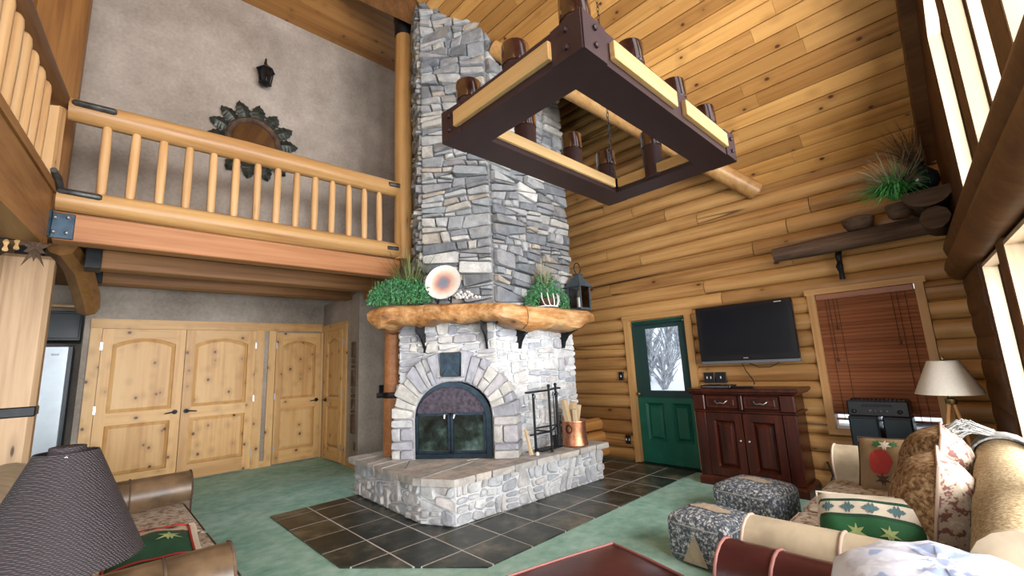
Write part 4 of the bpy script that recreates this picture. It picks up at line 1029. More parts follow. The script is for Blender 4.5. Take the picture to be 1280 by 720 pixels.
obj('window_pane', MB().slab(P_, [(.325, .62), (1.115, .62), (1.115, 1.975), (.325, 1.975)], -.11, -.105), M['glass'], gw)
bl = thing('window_blind', 'closed reddish brown wooden slat blind over the log wall window', 'blind', (5.55, .72, .7))
obj('head_rail', MB().cbox(5.51, .332, 1.91, 5.57, 1.108, 1.972, .006), M['blind'], bl)
for k in range(33):
    z = 1.90-.0355*k
    a = math.radians(66 if k < 32 else 30); w_ = .024
    
    dx, dz = w_*math.cos(a), w_*math.sin(a)
    mb = MB().add([(5.545-dx, .326, z-dz), (5.545-dx, 1.114, z-dz), (5.545+dx, 1.114, z+dz), (5.545+dx, .326, z+dz), (5.542-dx, .326, z-dz+.0025), (5.542-dx, 1.114, z-dz+.0025), (5.542+dx, 1.114, z+dz+.0025), (5.542+dx, .326, z+dz+.0025)],
        [(0,3,2,1),(4,5,6,7),(0,1,5,4),(1,2,6,5),(2,3,7,6),(3,0,4,7)])
    obj('slat', mb, M['blind'], bl)
obj('bottom_rail', MB().cbox(5.53, .335, .695, 5.56, 1.105, .715, .004), M['blind'], bl)
for y, z in ((1.00, 1.30), (.96, 1.62), (.50, 1.44)):
    c_ = obj('pull_cord', MB().tube([(5.512, y, 1.92), (5.512, y, z)], .0025, 5), M['cord'], bl)
    obj('cord_tassel', MB().lathe([(.004, .02), (.010, 0), (.012, -.02), (.004, -.028)], 8, (5.512, y, z)), M['bark'], c_, 60)
for y in (1.03, .93, .46, .40): obj('ladder_cord', MB().tube([(5.518, y, 1.92), (5.518, y, .70)], .002, 4), M['cord'], bl)

tv = thing('television', 'black flat screen television mounted on the log wall', 'television', (5.42, 1.83, 1.29))
obj('case', MB().cbox(5.40, 1.31, 1.30, 5.47, 2.345, 1.97, .015), M['black'], tv)
obj('bezel', MB().cbox(5.385, 1.305, 1.325, 5.402, 2.35, 1.975, .006), plain('gloss_black_bezel', (.010,.011,.014), .10, 0, 0, 8, 0, .6), tv)
obj('screen', MB().slab(PBw(5.385), [(1.36, 1.39), (2.295, 1.39), (2.295, 1.93), (1.36, 1.93)], -.001, .0015), M['screen'], tv)
obj('speaker_bar', MB().cbox(5.388, 1.305, 1.288, 5.45, 2.35, 1.326, .006), plain('tv_grey_trim', (.16,.17,.19), .35, .3), tv)
obj('badge', MB().slab(PBw(5.385), [(1.81, 1.345), (1.86, 1.345), (1.86, 1.355), (1.81, 1.355)], 0, .002), M['silver'], tv)
obj('badge', MB().slab(PBw(5.3845), [(1.40, 1.94), (1.47, 1.94), (1.47, 1.95), (1.40, 1.95)], 0, .002), M['silver'], tv)
obj('wall_bracket', MB().box(5.47, 1.65, 1.5, 5.53, 2.0, 1.8), M['iron'], tv)
tc_ = obj('tv_cable', MB().tube([(5.46, 1.92, 1.32), (5.47, 1.88, 1.20), (5.47, 1.82, 1.10), (5.44, 1.80, 1.06), (5.42, 1.80, 1.055)], .006, 6), M['cord'], None, 60); tag(tc_, 'black cable hanging from the television to the cabinet top', 'cable'); recenter(tc_)
tc_ = obj('tv_cable', MB().tube([(5.475, 1.86, 1.30), (5.47, 1.74, 1.24), (5.47, 1.62, 1.24), (5.475, 1.50, 1.30)], .005, 6), M['cord'], None, 60); tag(tc_, 'black cable looping below the right half of the television', 'cable'); recenter(tc_)
def plate(y, z, w_, h, label, cat, name, x=5.505, n=1):
    p = thing(name, label, cat, (x, y, z-h/2))
    obj('cover_plate', MB().cbox(x-.008, y-w_/2, z-h/2, x+.02, y+w_/2, z+h/2, .003), M['black'], p)
    for i in range(n):
        yy = y+(i-(n-1)/2)*.045
        obj('toggle', MB().cbox(x-.016, yy-.006, z-.014, x-.006, yy+.006, z+.014, .003), M['white'], p)
plate(2.325, 1.13, .125, .125, 'black double plate below the television, nearer the green door', 'switch', 'switch_plate', n=2)
plate(2.185, 1.13, .125, .125, 'black plate below the television, farther from the green door', 'outlet', 'outlet_plate', n=1)
plate(3.57, 1.165, .075, .12, 'black switch plate on the logs left of the green door', 'switch', 'switch_plate')
plate(3.55, .30, .075, .12, 'black outlet low on the logs left of the green door', 'outlet', 'outlet_plate', n=2)

# cherry cabinet
cab = thing('media_cabinet', 'dark cherry two door cabinet under the television', 'cabinet', (5.29, 1.85, 0))
Pc = PBw(5.08)
obj('carcase', MB().box(5.10, 1.36, .10, 5.49, 2.33, .99), M['cherry'], cab)
obj('cabinet_top', MB().ring_loft([[(x, y, z) for x, y in ((5.05-e, 1.31-e), (5.49, 1.31-e), (5.49, 2.38+e), (5.05-e, 2.38+e))] for e, z in ((-.02, .965), (.005, .975), (.01, .99), (.03, 1.0), (.03, 1.025), (.02, 1.03))]), M['cherry'], cab)
obj('plinth', MB().ring_loft([[(x, y, z) for x, y in ((5.07-e, 1.34-e), (5.49, 1.34-e), (5.49, 2.35+e), (5.07-e, 2.35+e))] for e, z in ((.02, .0), (.02, .07), (.0, .10))]), M['cherry'], cab)
for y0, y1 in ((1.34, 1.46), (2.23, 2.35)):
    obj('pilaster', MB().cbox(5.06, y0, .10, 5.11, y1, .775, .006), M['cherry'], cab); obj('corner_block', MB().cbox(5.05, y0-.006, .80, 5.11, y1+.006, .965, .008), M['cherry'], cab)
obj('moulding', MB().ring_loft([[(x, y, z) for x, y in ((5.06-e, 1.345-e), (5.49, 1.345-e), (5.49, 2.345+e), (5.06-e, 2.345+e))] for e, z in ((0, .772), (.012, .782), (.012, .792), (0, .80))]), M['cherry'], cab)
for i, (y0, y1) in enumerate(((1.47, 1.82), (1.87, 2.22))):
    d_ = obj('drawer', MB().cbox(5.068, y0, .815, 5.11, y1, .955, .01), M['cherry'], cab)
    obj('drawer_recess', MB().relief([[Pc(y, z, .013) for y, z in ((y0+.02, .83), (y1-.02, .83), (y1-.02, .94), (y0+.02, .94))], [Pc(y, z, .006) for y, z in ((y0+.035, .842), (y1-.035, .842), (y1-.035, .928), (y0+.035, .928))], [Pc(y, z, .016) for y, z in ((y0+.05, .855), (y1-.05, .855), (y1-.05, .915), (y0+.05, .915))]]), M['cherry'], d_)
    ym = (y0+y1)/2
    obj('bail_pull', MB().tube([(5.066, ym-.065, .90), (5.045, ym-.06, .895), (5.04, ym-.035, .872), (5.04, ym, .88), (5.04, ym+.035, .872), (5.045, ym+.06, .895), (5.066, ym+.065, .90)], .0065, 6), M['silver'], d_, 60)
obj('drawer_post', MB().cbox(5.055, 1.825, .805, 5.11, 1.865, .96, .006), M['cherry'], cab)
for y0, y1, yk in ((1.465, 1.838, 1.80), (1.85, 2.225, 1.885)):
    mb = MB(); s = .075
    for q in ([(y0, .11), (y0+s, .11), (y0+s, .77), (y0, .77)], [(y1-s, .11), (y1, .11), (y1, .77), (y1-s, .77)], [(y0+s, .11), (y1-s, .11), (y1-s, .19), (y0+s, .19)], [(y0+s, .69), (y1-s, .69), (y1-s, .77), (y0+s, .77)]): mb.slab(Pc, q, -.02, .020)
    d_ = obj('cabinet_door', mb, M['cherry'], cab)
    a, b_ = y0+s, y1-s
    obj('raised_panel', MB().relief([[Pc(y, z, .018) for y, z in ((a, .19), (b_, .19), (b_, .69), (a, .69))], [Pc(y, z, -.012) for y, z in ((a+.02, .21), (b_-.02, .21), (b_-.02, .67), (a+.02, .67))], [Pc(y, z, .008) for y, z in ((a+.055, .245), (b_-.055, .245), (b_-.055, .635), (a+.055, .635))]]), M['cherry'], d_)
    obj('door_knob', MB().sphere((5.05, yk, .49), .013, 8, 6), M['silver'], d_, 60)
bxp = thing('media_player', 'flat black media player on the cabinet top', 'player', (5.25, 2.10, 1.03)); obj('body', MB().cbox(5.12, 1.95, 1.032, 5.32, 2.28, 1.062, .005), M['black'], bxp); obj('front_strip', MB().box(5.117, 1.97, 1.04, 5.121, 2.26, 1.05), M['bolt'], bxp)
rm = obj('remote', MB().cbox(5.14, 1.72, 1.031, 5.19, 1.92, 1.052, .008), M['black'], None); tag(rm, 'black remote control on the cabinet top beside the player', 'remote'); recenter(rm)

# black stereo in front of the blinds
for i, (y0, y1, lab) in enumerate(((.735, .955, 'tall black speaker box below the blinds, nearer the cabinet'), (.50, .705, 'tall black speaker box below the blinds, nearer the lamp'))):
    s_ = thing('floor_speaker', lab, 'speaker', (5.35, (y0+y1)/2, 0), 0, None)
    obj('cabinet_box', MB().cbox(5.24, y0, .0, 5.46, y1, .775, .008), M['black'], s_); obj('grille', MB().cbox(5.225, y0+.008, .05, 5.24, y1-.008, .76, .006), M['navy'], s_)
rc = thing('stereo_receiver', 'black stereo receiver resting on the two speakers', 'stereo', (5.35, .73, .78))
obj('body', MB().cbox(5.24, .505, .776, 5.47, .95, .915, .01), M['black'], rc)
obj('display', MB().slab(PBw(5.24), [(.62, .86), (.84, .86), (.84, .885), (.62, .885)], 0, .003), M['screen'], rc)
for y in (.66, .70, .74, .78): obj('control_knob', MB().sphere((5.236, y, .825), .011, 8, 6), M['bolt'], rc, 60)
for y in (.57, .90): obj('control_knob', MB().sphere((5.236, y, .82), .02, 10, 6), M['black'], rc, 60)
hv = MB()
for k in range(14): hv.box(5.28, .53+.03*k, .915, 5.44, .542+.03*k, .922)
obj('vent_ribs', hv, M['steel'], rc)
pwr = obj('power_cord', MB().tube([(5.49, 1.24, .28), (5.46, 1.20, .16), (5.40, 1.24, .05), (5.30, 1.16, .012), (5.18, 1.20, .01), (5.12, 1.10, .01)], .007, 6), M['cord'], None, 60); tag(pwr, 'black power cord trailing beside the cabinet', 'cord'); recenter(pwr)

# log shelf high on the wall with its iron bracket and the plants in the corner
sh = thing('log_shelf', 'dark peeled log shelf high on the log wall', 'shelf', (5.33, .7, 2.36))
obj('log', MB().tube([(5.34, 1.385, 2.44), (5.335, 1.0, 2.445), (5.33, .5, 2.45), (5.33, .1, 2.455)], [.075, .086, .09, .088], 12, jit=.05), M['bark'], sh, 50)
obj('iron_bracket', MB().tube([(5.48, .835, 2.40), (5.41, .835, 2.32), (5.43, .835, 2.27), (5.38, .835, 2.22), (5.42, .835, 2.17), (5.43, .835, 2.09)], [.028, .03, .022, .032, .022, .025], 8), M['iron'], sh, 50)
hl = thing('slab_bracket', 'half round log slab ledge holding the grasses in the upper corner', 'shelf', (5.2, .1, 2.5))
n_ = 12; pr = [(.17*math.cos(PI+PI*i/n_), .15*math.sin(PI+PI*i/n_)) for i in range(n_+1)]
obj('slab', MB().ring_loft([[(x, .10+a, 2.70+b_) for a, b_ in pr] for x in (5.0, 5.50)]), M['bark'], hl)
obj('log_stub', MB().tube([(4.98, .08, 2.44), (5.50, .08, 2.46)], [.095, .10], 10, jit=.06), M['bark'], hl, 50)
vs = obj('vase', MB().lathe([(.05, 0), (.10, .02), (.135, .09), (.13, .16), (.075, .22), (.05, .25), (.06, .27)], 18, (5.14, .13, 2.702)), M['vase'], None, 60); tag(vs, 'dark glossy round vase on the corner ledge', 'vase'); recenter(vs)
def blades(base, n, L0, L1, up, spread, m, wid=.006, lean=(0, 0), droop=.9, keep=None):
    mb = MB()
    for i in range(n):
        a = random.uniform(0, 2*PI); r_ = random.uniform(0, 1)**.6*spread
        b = Vector(base)+Vector((random.uniform(-.04, .04), random.uniform(-.04, .04), 0))
        L_ = random.uniform(L0, L1); d = Vector((math.cos(a)*r_+lean[0], math.sin(a)*r_+lean[1], up)).normalized()
        pts = []; p = b.copy()
        for k in range(5):
            pts.append(p.copy()); p = p+d*(L_/4); d = (d+Vector((0, 0, -droop*.25*random.uniform(.5, 1.3)))).normalized()
        if keep:
            pts = [Vector((min(q.x, keep[0]), max(q.y, keep[1]), q.z)) for q in pts]
        s_ = d.cross(Vector((0, 0, 1))); s_ = s_.normalized() if s_.length > 1e-3 else Vector((1, 0, 0))
        s_ = (s_+Vector((random.uniform(-.5, .5), random.uniform(-.5, .5), random.uniform(-.5, .5)))).normalized()
        b0 = len(mb.v)
        for k, q in enumerate(pts):
            w_ = wid*(1-.22*k); mb.v += [tuple(q-s_*w_), tuple(q+s_*w_)]
        for k in range(4): mb.f.append((b0+2*k, b0+2*k+1, b0+2*k+3, b0+2*k+2))
    return mb
gp_ = thing('grass_plant', 'spilling green and dry grass plant at the top of the log shelf', 'plant', (5.18, .28, 2.52))
obj('pot', MB().lathe([(.06, 0), (.085, .03), (.095, .12), (.09, .13), (.07, .12)], 14, (5.19, .30, 2.535)), M['bark'], gp_, 60)
stuff(obj('grass_blades', blades((5.12, .28, 2.70), 260, .28, .46, .55, .8, M['leaf3'], .008, (-.7, .15), 1.7, (5.46, .06)), M['leaf3'], gp_))
stuff(obj('dry_blades', blades((5.18, .28, 2.72), 220, .28, .58, .75, .9, M['leaf4'], .005, (-.35, .15), 1.0, (5.46, .06)), M['leaf4'], gp_))
gp2 = thing('dry_grass_bunch', 'wispy dark dried grass bunch standing in the corner vase', 'plant', (5.14, .13, 2.96))
stuff(obj('dry_blades', blades((5.14, .14, 2.95), 160, .25, .5, .9, .7, M['logdarky'], .003, (-.2, .25), .9, (5.46, .06)), M['bark'], gp2))
dk = obj('basket', MB().lathe([(.09, 0), (.12, .05), (.13, .11), (.11, .12)], 14, (5.33, .62, 2.535)), M['bark'], None, 60); tag(dk, 'low dark basket on the log shelf beside the grasses', 'basket'); recenter(dk)
# ------------------------------------------------------------------ upholstery helpers
def roundbox(mb, x0, y0, z0, x1, y1, z1, r, seg=3, puff=0.0):
    bm = bmesh.new(); bmesh.ops.create_cube(bm, size=1)
    for v in bm.verts: v.co = Vector((x0+(v.co.x+.5)*(x1-x0), y0+(v.co.y+.5)*(y1-y0), z0+(v.co.z+.5)*(z1-z0)))
    bmesh.ops.bevel(bm, geom=bm.edges[:], offset=r, segments=seg, profile=.5, affect='EDGES')
    if puff:
        bmesh.ops.subdivide_edges(bm, edges=[e for e in bm.edges if e.calc_length() > .12], cuts=3, use_grid_fill=True)
        cx, cy = (x0+x1)/2, (y0+y1)/2
        for v in bm.verts:
            if v.co.z > (z0+z1)/2:
                a, b = (v.co.x-cx)/(x1-x0)*2, (v.co.y-cy)/(y1-y0)*2
                v.co.z += puff*max(0, (1-a*a))*max(0, (1-b*b))
    bm.verts.index_update(); mb.add([v.co[:] for v in bm.verts], [[v.index for v in f.verts] for f in bm.faces]); bm.free(); return mb
def piping_loop(pts, r=.006): return MB().tube(list(pts)+[pts[0]], r, 6, cap=False)
def roll_arm_x(parent, x0, x1, yc, zc, r, m, mp, front=1, base_w=None, seam=None):
    """rolled arm whose roll runs along x; front end at x1"""
    w = r*.78
    a = MB(); pr = [(-w, .10), (w, .10), (w, zc-r*.45)]+[(r*math.cos(t), zc+r*math.sin(t)) for t in [math.radians(q) for q in range(-30, 211, 20)]]+[(-w, zc-r*.45)]
    a.ring_loft([[(x, yc+y, z) for y, z in pr] for x in (x0, x0+.02, (x0+x1)/2, x1-.02, x1)])
    o = obj('arm', a, m, parent, 40)
    obj('arm_piping', piping_loop([(x1, yc+y*1.0, z) for y, z in pr], .007), mp, o, 60)
    if seam is not None:
        obj('seam', MB().tube([(seam, yc+y*1.01, zc+(z-zc)*1.01) for y, z in pr[3:-1]], .006, 6), mp, o, 60)
    return o, pr
def roll_arm_y(parent, y0, y1, xc, zc, r, m, mp, seam=None):
    w = r*.78
    a = MB(); pr = [(-w, .10), (w, .10), (w, zc-r*.45)]+[(r*math.cos(t), zc+r*math.sin(t)) for t in [math.radians(q) for q in range(-30, 211, 20)]]+[(-w, zc-r*.45)]
    a.ring_loft([[(xc+x, y, z) for x, z in pr] for y in (y0, y0+.02, (y0+y1)/2, y1-.02, y1)])
    o = obj('arm', a, m, parent, 40)
    obj('arm_piping', piping_loop([(xc+x, y1, z) for x, z in pr], .007), mp, o, 60)
    if seam is not None:
        obj('seam', MB().tube([(xc+x*1.01, seam, zc+(z-zc)*1.01) for x, z in pr[3:-1]], .007, 6), mp, o, 60)
    return o
class Pillow:
    """soft square pillow; frame (c, U, V, Nn); S(a,b,side) with a,b in -1..1"""
    def __init__(s, c, U, V, w, h, t, sag=.0):
        s.c = Vector(c); s.U = Vector(U).normalized(); n = s.U.cross(Vector(V)).normalized(); s.N = n; s.V = n.cross(s.U).normalized(); s.w, s.h, s.t = w/2, h/2, t/2; s.sag = sag
    def S(s, a, b, side, off=0):
        th = max(0, (1-abs(a)**2.6))**.55*max(0, (1-abs(b)**2.6))**.55
        e = 1-.05*(1-abs(b)**2)*abs(a)**3; f = 1-.05*(1-abs(a)**2)*abs(b)**3
        wr = .006*math.sin(7*a+3*b)*th
        return s.c+s.U*(a*s.w*e)+s.V*(b*s.h*f)+s.N*(side*(s.t*th+off+wr)-s.sag*(b < 0)*b*b)
    def half(s, side, b0=-1, b1=1, n=14, m=None):
        mb = MB(); m = m or max(2, int(n*(b1-b0)/2))
        for i in range(n+1):
            for j in range(m+1):
                mb.v.append(tuple(s.S(-1+2*i/n, b0+(b1-b0)*j/m, side)))
        mb.f = [(i*(m+1)+j, (i+1)*(m+1)+j, (i+1)*(m+1)+j+1, i*(m+1)+j+1) for i in range(n) for j in range(m)]
        return mb
    def edge(s, r=.007):
        pts = []
        for k in range(10): pts.append(s.S(-1+.2*k, -1, 1))
        for k in range(10): pts.append(s.S(1, -1+.2*k, 1))
        for k in range(10): pts.append(s.S(1-.2*k, 1, 1))
        for k in range(10): pts.append(s.S(-1, 1-.2*k, 1))
        return piping_loop(pts, r)
    def decal(s, poly, a0, b0, sc_, side=1, off=.004):
        mb = MB(); pts = [s.S(a0+x*sc_, b0+y*sc_*s.w/s.h, side, off) for x, y in poly]
        c = s.S(a0, b0, side, off); n = len(pts)
        mb.v = [tuple(p) for p in pts]+[tuple(c)]; mb.f = [(i, (i+1) % n, n) for i in range(n)]; return mb
LEAF = [(.0, 1.0), (.14, .45), (.75, .62), (.34, .12), (.95, -.25), (.28, -.18), (.12, -.8), (0, -.3), (-.12, -.8), (-.28, -.18), (-.95, -.25), (-.34, .12), (-.75, .62), (-.14, .45)]
ZIG = [(-1, 0), (-.62, .35), (-.5, .12), (-.2, .9), (0, .4), (.2, .9), (.5, .12), (.62, .35), (1, 0), (.62, -.35), (.5, -.12), (.2, -.9), (0, -.4), (-.2, -.9), (-.5, -.12), (-.62, -.35)]
def pillow_thing(name, label, P, mf, mb_, mp, cat='pillow', group=None):
    t_ = thing(name, label, cat, tuple(P.c-Vector((0, 0, P.h*.6))), 0, group)
    obj('front_face', P.half(1), mf, t_, 180); obj('back_face', P.half(-1), mb_, t_, 180)
    obj('piping', P.edge(), mp, t_, 60); return t_

# ------------------------------------------------------------------ sofa on the right along the window wall
so = thing('sofa', 'tan rolled arm sofa with damask seat along the window wall', 'sofa', (3.25, .45, 0))
roll_arm_y(so, .10, .90, 4.27, .535, .135, M['leather'], M['piping'])
roll_arm_y(so, .10, .86, 2.28, .525, .135, M['leather'], M['piping'], seam=.50)
a = MB(); pr = [(-.10, .12), (.10, .12), (.13, .55)]+[(.0+.13*math.cos(math.radians(q)), .725+.135*math.sin(math.radians(q))) for q in range(-20, 201, 20)]+[(-.11, .5)]
obj('end_panel', MB().ring_loft([[(x, y*1.01-.005, z*1.004) for y, z in pr] for x in (1.965, 1.985)]), M['leather'], so, 40)
a.ring_loft([[(x, y-.005, z) for y, z in pr] for x in (1.985, 2.0, 2.6, 3.3, 3.93, 3.95)]); obj('back', a, M['backfab'], so, 40)
obj('base', MB().cbox(2.30, .10, .07, 4.25, .84, .29, .02), M['leather'], so)
for i, (x0, x1) in enumerate(((2.42, 3.24), (3.26, 4.13))):
    c_ = obj('seat_cushion', roundbox(MB(), x0, .16, .28, x1, .92, .445, .05, 3, .03), M['damask'], so, 60)
    obj('cushion_piping', piping_loop([(x0+.012, .22, .43), (x0+.012, .86, .43), (x0+.05, .907, .43), (x1-.05, .907, .43), (x1-.012, .86, .43), (x1-.012, .22, .43)], .006), M['piping'], c_, 60)
for x in (2.3, 4.2):
    for y in (.16, .80): obj('foot', MB().lathe([(.025, 0), (.035, .03), (.03, .075)], 10, (x, y, 0)), M['cherry'], so, 60)
P = Pillow((3.98, .51, .60), (-.15, -.95, .06), (.50, -.05, .86), .42, .40, .19)
t_ = pillow_thing('embroidered_pillow', 'brown satin pillow with a red and green motif against the far sofa arm', P, M['cpillow'], M['cpillow'], M['bark'])
sd = 1 if P.N.x < 0 else -1
obj('motif', P.decal([(math.cos(q*.52)*(1+.15*math.sin(q*5)), 1.25*math.sin(q*.52)) for q in range(12)], -.25, -.02, .34, sd), M['redm'], t_)
for a0, b0, s_, m_ in ((-.12, .55, .24, 'cream'), (-.35, .62, .2, 'pgreen'), (.10, .60, .17, 'pgreen'), (-.22, -.62, .24, 'bark')):
    obj('motif', P.decal(LEAF, a0, b0, s_, sd, .005), M[m_], t_)
P = Pillow((3.50, .275, .69), (-1, -.05, .0), (0, -.22, .97), .52, .50, .32)
pillow_thing('back_cushion', 'loose sofa back cushion, brown in front and cream tapestry behind, the farther of two', P, M['cushB'] if P.N.y > 0 else M['cushA'], M['cushA'] if P.N.y > 0 else M['cushB'], M['piping'], 'cushion')
P = Pillow((2.88, .255, .655), (-1, -.06, .0), (0, -.18, .98), .52, .48, .32)
pillow_thing('back_cushion', 'loose sofa back cushion, brown chenille and cream plum tapestry, the nearer of two', P, M['cushB'] if P.N.y > 0 else M['cushA'], M['cushA'] if P.N.y > 0 else M['cushB'], M['piping'], 'cushion')
# green and cream patterned pillow lying toward the viewer
P = Pillow((2.66, .475, .585), (-.05, -1, .10), (.60, .05, .80), .42, .30, .20)
t_ = thing('patterned_pillow', 'green and cream pillow with leaf motifs on the right sofa seat', 'pillow', (2.62, .62, .44))
sd = 1 if P.N.x < 0 else -1
for b0, b1, m_, nm in ((-1, .02, 'pgreen', 'green_band'), (.02, .12, 'pdgreen', 'dark_stripe'), (.12, .52, 'cream', 'cream_band'), (.52, .62, 'pdgreen', 'dark_stripe'), (.62, 1, 'cream', 'cream_band')):
    obj(nm, P.half(sd, b0, b1, 14, max(2, int(7*(b1-b0)))), M[m_], t_, 180)
obj('back_face', P.half(-sd), M['bark'], t_, 180); obj('piping', P.edge(.006), M['cream'], t_, 60)
for a0 in (-.66, -.25, .18, .60): obj('zigzag_motif', P.decal(ZIG, a0, .32, .155, sd, .004), M['teal'], t_)
for a0, b0, s_ in ((-.72, -.52, .15), (-.12, -.42, .20), (.46, -.40, .19)): obj('leaf_motif', P.decal(LEAF, a0, b0, s_, sd, .004), M['leafm'], t_)
# fringed grey throw over the sofa back
tf = thing('fringed_throw', 'grey throw with long fringe over the far end of the sofa back', 'throw', (3.85, .1, .83))
obj('cloth', MB().ring_loft([[(x, -.005+.148*math.cos(math.radians(q)), .725+.150*math.sin(math.radians(q))) for q in list(range(20, 181, 16))]+[(x, -.005+.138*math.cos(math.radians(q)), .725+.14*math.sin(math.radians(q))) for q in list(range(180, 19, -16))] for x in (3.72, 3.80, 3.93)]), M['fringe'], tf, 60)
mb = MB()
for k in range(70):
    x = 3.70+.0036*k; y0 = .12+random.uniform(-.02, .05)
    mb.tube([(x, .03+random.uniform(-.02, .02), .88), (x-.02, y0, .90+random.uniform(-.01, .04)), (x-.05+random.uniform(-.02, .02), y0+.07, .85+random.uniform(-.03, .05))], [.004, .004, .003], 4)
stuff(obj('fringe', mb, M['fringe'], tf))

# tripod floor lamp in the corner
fl = thing('floor_lamp', 'wooden tripod floor lamp with an ivory cone shade in the right corner', 'lamp', (4.88, .215, 0))
obj('lamp_shade', MB().ring_loft([[(4.88+r_*math.cos(2*PI*i/32), .215+r_*math.sin(2*PI*i/32), z) for i in range(32)] for r_, z in ((.205, 1.015), (.095, 1.27), (.091, 1.27), (.201, 1.015))]+[[(4.88+.205*math.cos(2*PI*i/32), .215+.205*math.sin(2*PI*i/32), 1.015) for i in range(32)]], cap=False), M['shade'], fl, 40)
obj('finial', MB().lathe([(.004, 1.25), (.012, 1.275), (.014, 1.29), (.005, 1.305)], 10, (4.88, .215, 0)), M['brass'], fl, 60)
obj('shade_spider', MB().tube([(4.88, .125, 1.262), (4.88, .215, 1.25), (4.88, .305, 1.262)], .004, 5).tube([(4.88, .215, .97), (4.88, .215, 1.255)], .006, 6), M['brass'], fl, 60)
obj('tripod_hub', MB().lathe([(.02, .93), (.035, .94), (.035, .975), (.012, .985)], 12, (4.88, .215, 0)), M['brass'], fl, 60)
for ex, ey in ((4.70, .40), (5.12, .24), (4.80, .065)):
    obj('leg', MB().tube([(4.88+(ex-4.88)*.06, .215+(ey-.215)*.06, .965), (ex, ey, 0)], [.013, .011], 8), M['lampwood'], fl, 60)

# ------------------------------------------------------------------ two kilim poufs
for nm, cx, cy, w_, d_, h_, rz, lab in (('far', 4.27, 1.53, .50, .52, .285, -.16, 'slate blue patterned pouf in front of the cherry cabinet'), ('near', 3.27, 1.50, .43, .45, .30, -.10, 'slate blue patterned pouf with tan patches behind the burgundy chair arm')):
    p = thing('pouf', lab, 'pouf', (cx, cy, 0), rz, 'patterned poufs by the sofa')
    obj('body', roundbox(MB(), -w_/2, -d_/2, 0.0, w_/2, d_/2, h_, .055, 3, .03), M['kilim'], p, 60, True)
    for z in (.055, h_-.05): obj('seam_piping', piping_loop([(sx*(w_/2-.004), sy*(d_/2-.06)*1.0, z) if k == 0 else (sx*(w_/2-.06), sy*(d_/2-.004), z) for sx, sy, k in ((1, -1, 0), (1, 1, 0), (1, 1, 1), (-1, 1, 1), (-1, 1, 0), (-1, -1, 0), (-1, -1, 1), (1, -1, 1))], .006), M['fringe'], p, 60, True)
    pts = [(.06*math.cos(q*.524)*(1+.25*math.sin(q*2.1)), .15*math.sin(q*.524)) for q in range(12)]
    ns = len(pts)
    obj('tan_patch', MB().add([(x+.02, y, h_+.022+.012*(1-abs(y)/.16)) for x, y in pts]+[(.02, 0, h_+.036)], [(i, (i+1) % ns, ns) for i in range(ns)]), M['tanpatch'], p, 60, True)
    if nm == 'near':
        obj('tan_patch', MB().add([(-w_/2-.006, .10, .02), (-w_/2-.006, -.08, .02), (-w_/2-.006, .0, .21), (-w_/2-.006, .05, .12)], [(0, 1, 2), (0, 2, 3)]), M['tanpatch'], p, None, True)

# ------------------------------------------------------------------ burgundy ottoman and armchair
ot = thing('ottoman', 'burgundy leather ottoman with pale piping in the foreground', 'ottoman', (1.71, 1.36, 0), -.245)
w_, d_ = .74, .52
obj('top_cushion', roundbox(MB(), -w_/2, -d_/2, .27, w_/2, d_/2, .435, .035, 3, .03), M['burgundy'], ot, 60, True)
obj('base', MB().cbox(-w_/2+.015, -d_/2+.015, .07, w_/2-.015, d_/2-.015, .28, .015), M['burgundy'], ot, None, True)
e = .034
obj('piping', piping_loop([(-w_/2+e, -d_/2+e, .442), (0, -d_/2+e, .445), (w_/2-e, -d_/2+e, .442), (w_/2-e, 0, .445), (w_/2-e, d_/2-e, .442), (0, d_/2-e, .445), (-w_/2+e, d_/2-e, .442), (-w_/2+e, 0, .445)], .006), M['bpiping'], ot, 60, True)
for x in (-.3, .3):
    for y in (-.2, .2): obj('foot', MB().lathe([(.02, 0), (.03, .03), (.03, .075)], 10, (x, y, 0)), M['cherry'], ot, 60, True)
ac = thing('armchair', 'burgundy leather armchair with a rolled arm at the bottom edge', 'armchair', (1.65, .5, 0))
roll_arm_y(ac, .18, .86, 1.985, .505, .135, M['burgundy'], M['bpiping'], seam=.66)
roll_arm_y(ac, .18, .86, 1.16, .505, .135, M['burgundy'], M['bpiping'])
obj('seat_cushion', roundbox(MB(), 1.29, .22, .28, 1.86, .88, .42, .04, 3, .02), M['burgundy'], ac, 60)
obj('base', MB().cbox(1.14, .06, .06, 2.0, .80, .29, .02), M['burgundy'], ac)
obj('back', roundbox(MB(), 1.26, -.02, .25, 1.98, .20, .68, .06, 3), M['burgundy'], ac, 60)
for x in (1.2, 1.95):
    for y in (.1, .75): obj('foot', MB().lathe([(.02, 0), (.03, .03), (.03, .065)], 10, (x, y, 0)), M['cherry'], ac, 60)
